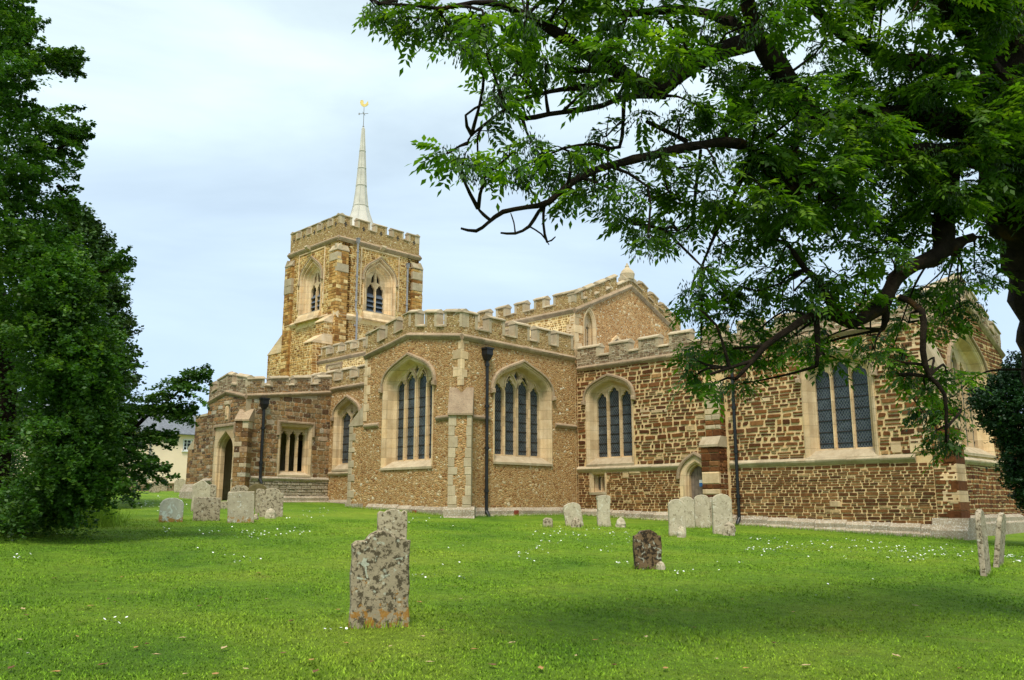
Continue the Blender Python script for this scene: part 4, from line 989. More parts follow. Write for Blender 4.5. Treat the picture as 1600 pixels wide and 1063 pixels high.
# ------------------------------------------------------------------ gravestones
def grave_mat(name, base, dark, pale, dk=.55, pl=.62, og=None, nsc=9):
    m, nt, b = mat(name, .95, .12)
    tcn = N(nt, 'ShaderNodeTexCoord'); oi = N(nt, 'ShaderNodeObjectInfo')
    of = N(nt, 'ShaderNodeVectorMath', operation='SCALE'); of.inputs[0].default_value = (13, 7, 5); nt.links.new(oi.outputs['Random'], of.inputs['Scale'])
    ad = N(nt, 'ShaderNodeVectorMath', operation='ADD'); nt.links.new(tcn.outputs['Object'], ad.inputs[0]); nt.links.new(of.outputs[0], ad.inputs[1]); P = ad.outputs[0]
    c = mix(nt, ramp(nt, noise(nt, 4, 6, .65, P), [(.35, g3(0)), (.65, g3(1))]), tuple(x*.75 for x in base), base)
    d = ramp(nt, noise(nt, nsc, 7, .72, P), [(dk-.02, g3(0)), (dk+.03, g3(1))]); c = mix(nt, d, c, dark)
    p = ramp(nt, noise(nt, nsc*.6, 4, .6, P, dist=.8), [(pl, g3(0)), (pl+.03, g3(.9))]); c = mix(nt, p, c, pale)
    v = N(nt, 'ShaderNodeTexVoronoi'); v.inputs['Scale'].default_value = 16; v.inputs['Randomness'].default_value = 1; nt.links.new(P, v.inputs['Vector'])
    sp = N(nt, 'ShaderNodeSeparateColor'); nt.links.new(v.outputs['Color'], sp.inputs[0])
    r1 = ramp(nt, v.outputs['Distance'], [(.16, g3(1)), (.30, g3(0))]); r2_ = ramp(nt, sp.outputs[0], [(.72, g3(0)), (.74, g3(.6))])
    c = mix(nt, mix(nt, 1.0, r1, r2_, 'MULTIPLY'), c, tuple(min(1, x*1.15) for x in pale))
    if og:
        sz = N(nt, 'ShaderNodeSeparateXYZ'); nt.links.new(tcn.outputs['Object'], sz.inputs[0])
        a_ = N(nt, 'ShaderNodeMath', operation='MULTIPLY_ADD'); a_.inputs[1].default_value = -og[1]; a_.inputs[2].default_value = og[0]; nt.links.new(sz.outputs[2], a_.inputs[0])
        s_ = N(nt, 'ShaderNodeMath', operation='ADD'); nt.links.new(noise(nt, 8, 6, .7, P), s_.inputs[0]); nt.links.new(a_.outputs[0], s_.inputs[1])
        c = mix(nt, ramp(nt, s_.outputs[0], [(.68, g3(0)), (.73, g3(.9))]), c, (.36, .17, .03))
    nt.links.new(c, b.inputs['Base Color']); bump(nt, b, noise(nt, 28, 7, .75, P), .8, .015); return m
G_big = grave_mat('stone_dark_lichen', (.42, .34, .22), (.095, .075, .045), (.47, .48, .37), .52, .60, og=(.205, .34), nsc=15)
G_tan = grave_mat('stone_tan_lichen', (.47, .385, .265), (.13, .10, .06), (.58, .54, .42), .54, .62, nsc=14)
G_org = grave_mat('stone_orange_lichen', (.52, .44, .31), (.17, .13, .08), (.60, .58, .49), .60, .62, og=(.20, .5), nsc=14)
G_pale = grave_mat('stone_pale', (.54, .46, .32), (.27, .22, .14), (.60, .55, .42), .58, .60, nsc=12)
G_blue = grave_mat('stone_bluish', (.50, .48, .38), (.22, .19, .12), (.58, .62, .55), .62, .55, og=(.28, .9), nsc=10)
G_brown = grave_mat('stone_brown', (.20, .13, .07), (.035, .025, .016), (.36, .35, .28), .50, .62, nsc=14)
G_olive = grave_mat('stone_olive', (.17, .13, .06), (.09, .07, .035), (.22, .18, .10), .6, .7)
def top_shape(style, w, h):
    q = []; H = w/2
    if style == 'flat': q = [(-H, h*.985), (-H*.2, h), (H*.3, h*.995), (H, h*.98)]
    elif style == 'segment': q = [(H*math.sin(t), h-.14*w*(1-math.cos(t))*2.2) for t in np.linspace(-PI/2*.98, PI/2*.98, 11)]
    elif style == 'round': q = [(-H*math.cos(t), h-H*.8+H*.8*math.sin(t)) for t in np.linspace(0, PI, 15)]
    elif style == 'shoulder':
        q = [(-H, h*.88), (-H*.86, h*.915), (-H*.66, h*.925), (-H*.55, h*.93)]+[(-H*.52*math.cos(t), h*.93+h*.07*math.sin(t)) for t in np.linspace(0.1, PI-.1, 9)]+[(H*.55, h*.93), (H*.68, h*.922), (H*.88, h*.91), (H, h*.86)]
    elif style == 'worn':
        q = [(-H, h*.855), (-H*.88, h*.89), (-H*.55, h*.905), (-H*.42, h*.955), (-H*.15, h*.99), (H*.08, h), (H*.22, h*.975), (H*.42, h*.935), (H*.6, h*.93), (H*.82, h*.925), (H*.9, h*.90), (H, h*.885)]
    elif style == 'peak': q = [(-H, h*.82)]+[(-H*(1-k/6)*.95, h*.82+h*.18*(k/6)**.75) for k in range(1, 7)]+[(H*(k/6)*.95, h-h*.2*(k/6)**1.3) for k in range(1, 7)]+[(H, h*.78)]
    elif style == 'ogee': q = [(-H, h*.84), (-H*.8, h*.85), (-H*.7, h*.87)]+[(-H*.7*math.cos(t), h*.87+h*.13*math.sin(t)) for t in np.linspace(.2, PI-.2, 9)]+[(H*.7, h*.87), (H*.82, h*.85), (H, h*.84)]
    elif style == 'scroll': q = [(-H, h*.9), (-H*.85, h*.95), (-H*.55, h*.93), (-H*.35, h*.97), (0, h), (H*.35, h*.97), (H*.6, h*.93), (H*.8, h*.97), (H, h*.93)]
    return q
GRAVE_AREA = []
def headstone(px0, px1, yb, yt, style, material, label, delta=12, th=.11, lean=0, back=0, seed=0, name='gravestone', group='gravestones in the churchyard', base=None, waist=0, chip=.006, wreal=None):
    p = base if base is not None else hit((px0+px1)/2, yb)
    f = float((p-CAM)@FW); vx, vy = p[0], p[1]; az = math.atan2(-vx, -vy)      # from stone to camera, from north clockwise
    na = az-math.radians(delta)                                                 # facing direction
    W = (px1-px0)/FPX*f/max(.35, math.cos(math.radians(delta)))
    W = W-abs(math.tan(math.radians(delta)))*th*.8 if abs(delta) < 50 else W
    if wreal: W = wreal
    r_ = ray((px0+px1)/2, yt); t = math.hypot(vx, vy)/math.hypot(r_[0], r_[1]); h = CAM[2]+r_[2]*t-p[2]
    r = random.Random(seed+int(px0)); q = top_shape(style, W, h)
    side = []; n = max(3, int(h/.12))
    out = []
    for k in range(n+1): out.append((-W/2+waist*math.sin(PI*k/n), -.2+(q[0][1]+.2)*k/n))
    out += q[1:-1] if len(q) > 2 else []
    for k in range(n, -1, -1): out.append((W/2-waist*math.sin(PI*k/n), -.2+(q[-1][1]+.2)*k/n))
    out = out[::-1]
    out = [(a+r.uniform(-chip, chip), c+r.uniform(-chip, chip)) for a, c in out]
    fx, fy = math.sin(na), math.cos(na)
    fr = Fr(0, 0, -fy, fx)     # n = (uy,-ux) = (fx, fy)
    b = MB(); rnd = r.random()
    cx = 0; cy = h/2
    def ins(pts, e): return [(a-e*(1 if a > 0 else -1)*min(1, abs(a)/(e*2)), c-e if c > h*.7 else c) for a, c in pts]
    b.prism(fr, ins(out, .012), -th/2+.0, th/2, material, rnd=rnd, sides=False)
    A = ins(out, .012); nO = len(out)
    vs = [fr.P(a, c, th/2) for a, c in A]+[fr.P(a, c, th/2-.014) for a, c in out]+[fr.P(a, c, -th/2+.014) for a, c in out]+[fr.P(a, c, -th/2) for a, c in A]
    fs = []
    for j in range(3):
        for i in range(nO): k = (i+1) % nO; fs.append((j*nO+i, (j+1)*nO+i, (j+1)*nO+k, j*nO+k))
    b.add(vs, fs, material, rnd)
    o = b.build(name, loc=(0, 0, 0)); o.location = (p[0], p[1], float(gz(p[0], p[1])) if base is None else p[2])
    # lean sideways about the facing axis, and back
    from mathutils import Matrix
    o.rotation_mode = 'QUATERNION'
    o.rotation_quaternion = (Matrix.Rotation(math.radians(lean), 3, Vector((fx, fy, 0))) @ Matrix.Rotation(math.radians(back), 3, Vector((-fy, fx, 0)))).to_quaternion()
    tag(o, label, 'gravestone', group); GRAVE_AREA.append((p[0], p[1], W, -fy, fx)); return o
S = headstone
S(545, 638, 980, 829, 'worn', G_big, 'large foreground gravestone blotched with dark brown, pale green and orange lichen', 10, .12, chip=.009)
S(588, 635, 866, 795, 'scroll', G_tan, 'speckled grey gravestone partly hidden behind the large foreground stone', 8, .11)
S(249, 284, 816, 778, 'segment', G_blue, 'pale blue-grey square gravestone nearest the dark tree on the left', 8, .11, lean=-1)
S(302, 342, 814, 777, 'flat', G_tan, 'wide low square gravestone with mottled brown lichen between the pale one and the orange-stained one', 8, .12)
S(356, 396, 817, 768, 'flat', G_org, 'square gravestone with orange lichen in the middle, tilted slightly, in the left front row', 8, .12, lean=2)
S(405, 441, 808, 763, 'ogee', G_tan, 'round-topped speckled gravestone at the right end of the left group', 6, .12)
S(398, 411, 803, 764, 'flat', G_tan, 'narrow rusty-spotted gravestone squeezed behind the round-topped speckled one', 8, .10)
S(386, 416, 795, 756, 'round', G_olive, 'dark olive-brown gravestone under the porch drainpipe', 8, .10)
S(360, 387, 793, 758, 'segment', G_tan, 'small grey gravestone right beside the porch doorway', 8, .2)
S(299, 326, 799, 750, 'peak', G_pale, 'tall pointed pale gravestone left of the porch door', 8, .12)
S(322, 336, 795, 757, 'segment', G_tan, 'weathered gravestone half hidden behind the tall pointed one', 8, .12)
S(342, 358, 796, 784, 'flat', G_tan, 'knee-high stone stump in front of the porch doorway', 8, .12)
S(272, 289, 770, 748, 'segment', G_pale, 'distant rounded gravestone in front of the cream house nearest the porch', 8, .12)
S(245, 260, 768, 745, 'round', G_tan, 'distant darker rounded gravestone beside the tips of the left tree', 8, .12)
S(233, 249, 770, 754, 'flat', G_tan, 'distant short gravestone overhung by the left tree branches', 8, .12)
S(204, 231, 767, 749, 'flat', G_tan, 'distant wide low gravestone under the left tree branches', 8, .3)
S(848, 864, 824, 809, 'segment', G_tan, 'small low gravestone in front of the chapel plinth', 10, .12)
S(884, 912, 822, 785, 'segment', G_pale, 'gravestone leaning to the right at the corner of chapel and chancel', 6, .12, lean=9)
S(932, 955, 823, 774, 'flat', G_pale, 'tall narrow pale gravestone below the small low chancel window', 10, .13, waist=.02, chip=.012)
S(1045, 1072, 838, 780, 'round', G_pale, 'round-topped gravestone with orange crown left of the pair by the priest door', 12, .12)
S(1062, 1086, 825, 776, 'segment', G_pale, 'left one of the two pale gravestones standing edge to edge at the priest door', 4, .12)
S(1086.5, 1110, 825, 773, 'segment', G_pale, 'right one of the two pale gravestones standing edge to edge at the priest door', 4, .12)
S(1108, 1118, 824, 777, 'segment', G_tan, 'thin gravestone showing as a sliver behind the tall one by the buttress', 10, .12)
S(1114, 1145, 835, 772, 'round', G_pale, 'tall round-topped gravestone beside the black drainpipe of the chancel', 14, .14)
S(990, 1034, 889, 828, 'ogee', G_brown, 'dark brown mossy gravestone standing alone on the middle of the lawn', 10, .2, chip=.01)
S(1532, 1549, 898, 796, 'round', G_tan, 'upright thin gravestone seen edge-on at the right', 82, .085, lean=0, chip=.003, wreal=.60)
S(1550, 1570, 885, 800, 'round', G_tan, 'leaning thin gravestone seen edge-on at the far right', 82, .085, chip=.003, wreal=.60).rotation_quaternion = __import__('mathutils').Quaternion(Vector((FW[0], FW[1], 0)).normalized(), math.radians(10))
def footstone(px0, px1, yb, yt, material, label, lean=0, seed=1):
    p = hit((px0+px1)/2, yb); f = float((p-CAM)@FW); W = (px1-px0)/FPX*f; h = (yb-yt)/FPX*f*1.02
    r = random.Random(seed); b = MB(); vs = []; fs = []; n = 12; m_ = 6
    az = math.atan2(-p[0], -p[1]); ux, uy = -math.cos(az), math.sin(az); nx, ny = math.sin(az), math.cos(az)
    for j in range(m_+1):
        t = j/m_; z = -.08+(h+.08)*t; s_ = math.sqrt(max(.0, 1-(max(0, t-.35)/.65)**2.2)) if t < 1 else .12
        for i in range(n):
            a = 2*PI*i/n; e = .85+.25*r.random()
            x = math.copysign(abs(math.cos(a))**.6, math.cos(a))*W/2*s_*e; y = math.copysign(abs(math.sin(a))**.7, math.sin(a))*min(.10, W*.4)*s_*e
            vs.append((x*ux+y*nx, x*uy+y*ny, z))
    for j in range(m_):
        for i in range(n): fs.append((j*n+i, j*n+(i+1) % n, (j+1)*n+(i+1) % n, (j+1)*n+i))
    fs.append(tuple(range(m_*n, (m_+1)*n))); b.add(vs, fs, material)
    o = b.build('footstone', loc=(0, 0, 0), smooth=False); o.location = (p[0], p[1], float(gz(p[0], p[1])))
    o.rotation_euler = (0, math.radians(lean), 0); tag(o, label, 'footstone', 'small footstones by the gravestones')
footstone(414, 431, 810, 795, G_pale, 'small round footstone at the foot of the speckled round-topped gravestone', seed=3)
footstone(892, 908, 824, 809, G_tan, 'small brown footstone in front of the leaning gravestone', seed=4)
footstone(962, 978, 824, 809, G_pale, 'small white rounded stone right of the tall narrow gravestone', seed=5)
footstone(1058, 1072, 840, 822, G_pale, 'footstone leaning on the base of the orange-crowned gravestone', seed=6)
footstone(1129, 1149, 837, 816, G_tan, 'grey footstone leaning at the foot of the gravestone by the drainpipe', 8, seed=7)
footstone(1024, 1040, 890, 877, G_pale, 'pale chip of stone at the foot of the dark brown gravestone', 0, seed=8)
footstone(395, 404, 812, 803, G_tan, 'tiny rusty stone between the orange-stained and speckled gravestones', 0, seed=9)

# ------------------------------------------------------------------ far house and churchyard wall
hx = -58.6; H = empty('house', (hx, 22, 2.4), 'cream rendered house with slate roof and white sash windows beyond the churchyard', 'house')
fh = east(hx); b = MB(); wins = [(27.1, 28.7), (21.6, 23.3)]
hz0, hz1 = 5.25, 6.05
b.prism(fh, rect(13, 28.6, 1.8, 6.42), -7, 0, M_cream, [rect(26.55, 27.75, hz0, hz1), rect(21.2, 22.4, hz0, hz1)], rnd=.5); b.build('wall', H)
b = MB()
for k in range(9):
    b.add([fh.P(12.6, 6.38+k*.19, .35-.38*k), fh.P(28.9, 6.38+k*.19, .35-.38*k), fh.P(28.9, 6.42+(k+1)*.19, .35-.38*(k+1)), fh.P(12.6, 6.42+(k+1)*.19, .35-.38*(k+1)), fh.P(12.6, 6.34+k*.19, .35-.38*k), fh.P(28.9, 6.34+k*.19, .35-.38*k)], [(0, 1, 2, 3), (4, 5, 1, 0)], M_slate)
b.add([fh.P(12.6, 6.34, .35), fh.P(28.9, 6.34, .35), fh.P(28.9, 6.34, -7.3), fh.P(12.6, 6.34, -7.3)], [(3, 2, 1, 0)], M_slate)
b.add([fh.P(12.6, 8.12, -3.1), fh.P(28.9, 8.12, -3.1), fh.P(28.9, 6.34, -7.3), fh.P(12.6, 6.34, -7.3)], [(0, 1, 2, 3)], M_slate)
b.add([fh.P(28.6, 6.35, 0), fh.P(28.6, 8.05, -3.3), fh.P(28.6, 6.35, -7)], [(0, 1, 2)], M_cream)
b.build('roof', H)
for y0 in (26.55, 21.2):
    b = MB(); y1 = y0+1.2
    b.profile(fh, [(y0, hz0), (y0, hz1), (y1, hz1), (y1, hz0), (y0, hz0)], [(0, .02), (-.07, .02), (-.07, -.1)], M_white)
    for k in range(1, 4): x = y0+k*.3; b.box(fh, x-.02-(.02 if k == 2 else 0), x+.02+(.02 if k == 2 else 0), hz0, hz1, -.08, -.03, M_white)
    for z in (hz0+.27, hz0+.54): b.box(fh, y0, y1, z-.015, z+.015, -.079, -.031, M_white)
    b.box(fh, y0-.08, y1+.08, hz0-.09, hz0, -.02, .1, M_white)
    fo = b.build('window', H); b = MB(); b.box(fh, y0, y1, hz0, hz1, -.16, -.12, M_glass); b.build('pane', H, fo)
b = MB(); b.box(fh, 24.2, 24.28, 2.4, 6.3, .01, .09, M_leadp); b.build('downpipe', H)
fw_ = east(-51.5); b = MB(); b.box(fw_, 4, 34, 1.6, 2.78, -.4, 0, M_parm); b.stones(fw_, 4, 34, 1.9, 2.72, M_par, hr=(.1, .18), wr=(.2, .45), gap=.02, dep=.03, seed=300)
b.bar(fw_, 4, 2.78, 34, 2.78, [(-.45, 0), (.05, 0), (.05, .06), (-.2, .16), (-.45, .06)], M_grey)
tag(b.build('stone_wall', loc=(-51.5, 19, 2)), 'low stone churchyard wall in front of the cream house', 'wall')

# ------------------------------------------------------------------ daisies and fallen leaves
def daisies():
    V = []; cl = []
    for (x, y, s, k) in [(395, 836, 40, 40), (470, 833, 35, 18), (600, 885, 60, 4), (660, 905, 22, 8), (730, 905, 30, 5), (650, 812, 90, 40), (860, 840, 60, 22), (930, 838, 60, 30), (900, 850, 90, 25), (840, 862, 40, 10), (818, 867, 14, 10), (830, 878, 20, 8), (860, 850, 30, 10), (1000, 842, 60, 26), (1180, 845, 50, 25), (1240, 855, 40, 30), (1300, 858, 60, 26), (1350, 850, 50, 25), (1400, 862, 40, 40), (1430, 875, 50, 40), (1470, 862, 40, 40), (1500, 870, 40, 24), (1580, 872, 22, 30), (1592, 880, 12, 18), (1170, 860, 14, 8), (970, 884, 20, 8), (1065, 897, 20, 8), (30, 875, 20, 7), (385, 880, 20, 8), (350, 870, 60, 10), (260, 830, 30, 12), (330, 833, 30, 12), (230, 790, 40, 30), (270, 782, 50, 40), (300, 775, 30, 20), (190, 975, 30, 5), (40, 1032, 24, 3), (540, 985, 80, 6), (1150, 870, 60, 12), (700, 860, 160, 16), (1250, 930, 200, 10), (450, 810, 40, 26), (505, 800, 40, 26), (1210, 862, 60, 25), (880, 828, 60, 25), (1320, 868, 120, 25)]:
        for _ in range(int(k*1.1)+1):
            a, c = R.gauss(x, s*.45), R.gauss(y, s*.09)
            if c < 762: continue
            p = hit(a, c)
            if p[1] > 25.9 or (p[0] < -21.9 and p[1] > 19.2): continue
            cl.append(p)
    n = 6
    for p in cl:
        d = float(np.linalg.norm(p-CAM)); r_ = .010+.0004*d; z = float(gz(p[0], p[1]))+.05; tx, ty = R.uniform(-.6, .6), R.uniform(-.6, .6)-.2
        V += [(p[0]+r_*math.cos(2*PI*i/n), p[1]+r_*math.sin(2*PI*i/n), z+r_*(tx*math.cos(2*PI*i/n)+ty*math.sin(2*PI*i/n))) for i in range(n)]
    o = np_mesh('daisies', np.array(V), n, M_daisy, np.repeat(NR.random(len(cl)), n))
    tag(o, 'white daisies scattered in drifts over the lawn', 'daisies', kind='stuff')
M_daisy = simple('daisy', (.85, .85, .80), .7)
daisies()
M_dry = [simple('dry_leaf', (.42, .22, .07), .8, 0, .3), simple('dry_leaf_dark', (.16, .07, .03), .85, 0, .3), simple('dry_leaf_pale', (.50, .36, .18), .8, 0, .3)]
spots = [(149, 912), (169, 940), (179, 945), (404, 899), (40, 966), (35, 956), (141, 951), (312, 951), (285, 1002), (212, 1017), (229, 1012), (243, 1029), (88, 1056), (17, 1050), (383, 1051), (486, 1037), (442, 1026), (288, 1060), (336, 1060), (493, 1056), (350, 1018), (528, 957), (345, 938), (416, 940), (190, 905), (84, 907), (660, 1000), (655, 945), (690, 990), (670, 1040), (740, 1020), (770, 1045), (800, 1010), (845, 1050), (860, 975), (900, 1030), (930, 1005), (960, 1045), (1010, 1000), (1040, 1050), (1085, 985), (1120, 1035), (1165, 1050), (1210, 1010), (1260, 1045), (1330, 958), (1345, 990), (1400, 1030), (1450, 1000), (1500, 1050), (1430, 950), (1160, 940), (980, 940), (720, 940), (1240, 960), (580, 1040), (610, 1015), (540, 1010), (455, 975), (30, 1005), (120, 1000), (160, 1045)]
for i, (a, c) in enumerate(spots):
    p = hit(a, c); b = MB(); s_ = R.uniform(.022, .048); an = R.uniform(0, 6.28); ca, sa = math.cos(an), math.sin(an)
    sh = [(-1, 0, .1), (-.5, .45, .25), (.1, .55, .35), (.6, .3, .2), (1.05, 0, .5), (.55, -.35, .15), (0, -.5, .4), (-.55, -.4, .2)]
    cz = R.uniform(.1, .7)
    vs = [(s_*(x*ca-y*sa), s_*(x*sa+y*ca), .03+s_*z*cz) for x, y, z in sh]+[(0, 0, .028)]+[(s_*(-1.6*ca), s_*(-1.6*sa), .03)]
    b.add(vs, [(k, (k+1) % 8, 8) for k in range(8)]+[(0, 7, 9)], M_dry[i % 3])
    o = b.build('fallen_leaf', loc=(0, 0, 0)); o.location = (p[0], p[1], float(gz(p[0], p[1])))
    tag(o, 'small dry curled leaf lying on the mown lawn', 'fallen leaf', 'dry leaves scattered on the lawn')

def tufts():
    V = []
    def blade(x, y, h):
        z = float(gz(x, y)); a = R.uniform(0, 6.28); w_ = R.uniform(.004, .008); c, s_ = math.cos(a)*w_, math.sin(a)*w_
        V.extend([(x+c, y+s_, z-.01), (x-c, y-s_, z-.01), (x+R.gauss(0, .35)*h, y+R.gauss(0, .35)*h, z+h)])
    for (x, y, W, ux, uy) in GRAVE_AREA:
        for _ in range(150):
            t = R.uniform(-.58, .58)*W; d = R.choice((-1, 1))*(.07+abs(R.gauss(0, .035))); blade(x+ux*t-uy*d, y+uy*t+ux*d, R.uniform(.03, .11))
    for _ in range(3200): blade(R.uniform(-22, -8), 25.9-abs(R.gauss(0, .06)), R.uniform(.04, .13))
    for _ in range(1300): blade(-21.95+abs(R.gauss(0, .06)), R.uniform(20.2, 25.9), R.uniform(.04, .13))
    for _ in range(1300): blade(R.uniform(-28.8, -22.4), 19.8-abs(R.gauss(0, .06)), R.uniform(.04, .13))
    V2 = np.array(V); tag(np_mesh('grass_tufts', V2, 3, M_blade, np.repeat(NR.random(len(V)//3), 3)), 'longer grass tufts left around the gravestones and the church plinth', 'grass', kind='stuff')
tufts()
# ------------------------------------------------------------------ trees
def tube(b, pts, rad, m, n=8, seed=0, rough=.08):
    r = random.Random(seed); P_ = [Vector(p) for p in pts]; vs = []; fs = []
    # resample with a smooth curve
    Q = []; q = []
    for i in range(len(P_)-1):
        a = P_[max(0, i-1)]; b0 = P_[i]; c = P_[i+1]; d = P_[min(len(P_)-1, i+2)]
        k = max(2, min(8, int((c-b0).length/.12)))
        for j in range(k):
            t = j/k; Q.append(.5*((2*b0)+(c-a)*t+(2*a-5*b0+4*c-d)*t*t+(3*b0-a-3*c+d)*t**3)); q.append(rad[i]*(1-t)+rad[i+1]*t)
    Q.append(P_[-1]); q.append(rad[-1])
    up = Vector((.3, .2, 1)).normalized(); ph = [r.uniform(0, 6.28) for _ in range(n)]
    for i, p in enumerate(Q):
        t = (Q[min(i+1, len(Q)-1)]-Q[max(i-1, 0)]).normalized(); x = t.cross(up)
        if x.length < .05: x = t.cross(Vector((1, 0, 0)))
        x.normalize(); y = t.cross(x)
        k = 1+rough*1.2*math.sin(i*1.7+ph[0])
        for j in range(n):
            a = 2*PI*j/n; rr = q[i]*k*(1+rough*math.sin(3*a+ph[1]+i*.35)+rough*r.uniform(-1, 1)); vs.append(tuple(p+x*math.cos(a)*rr+y*math.sin(a)*rr))
    for i in range(len(Q)-1):
        for j in range(n): fs.append((i*n+j, i*n+(j+1) % n, (i+1)*n+(j+1) % n, (i+1)*n+j))
    fs.append(tuple(range((len(Q)-1)*n, len(Q)*n))); b.add(vs, fs, m)
    return Q

def leaflets(pos, ang, droop, size, nl=5, seed=0):
    """pinnate leaves: pos (n,3), rachis heading ang, droop; returns quads (n*(2nl+1)*4,3)"""
    rg = np.random.default_rng(seed); n = len(pos)
    d0 = np.stack([np.cos(ang)*np.cos(droop), np.sin(ang)*np.cos(droop), -np.sin(droop)], 1)
    side = np.stack([-np.sin(ang), np.cos(ang), rg.normal(0, .25, n)], 1); side /= np.linalg.norm(side, axis=1)[:, None]
    nor = np.cross(d0, side); out = []
    ks = [(i+1, s) for i in range(nl) for s in (-1, 1)]+[(nl+1.25, 0)]
    for k, s in ks:
        t = k/(nl+1.25); L_ = size*t
        base = pos+d0*L_[:, None]+np.array([0, 0, -1])*(size*.28*t*t)[:, None]
        dirl = d0*(.55 if s else 1.0)+side*s*.85+np.array([0, 0, -.25])+rg.normal(0, .14, (n, 3)); dirl /= np.linalg.norm(dirl, axis=1)[:, None]
        ll = (size*.36*(1-.25*abs(t-.55)))*rg.uniform(.8, 1.15, n); wv = np.cross(dirl, nor+rg.normal(0, .25, (n, 3))); wv /= np.linalg.norm(wv, axis=1)[:, None]+1e-9; ww = ll*.23
        q = np.stack([base, base+dirl*(ll*.45)[:, None]+wv*ww[:, None], base+dirl*ll[:, None]+np.array([0, 0, -1])*(ll*.12)[:, None], base+dirl*(ll*.45)[:, None]-wv*ww[:, None]], 1)
        out.append(q)
    return np.stack(out, 1).reshape(-1, 3), len(ks)

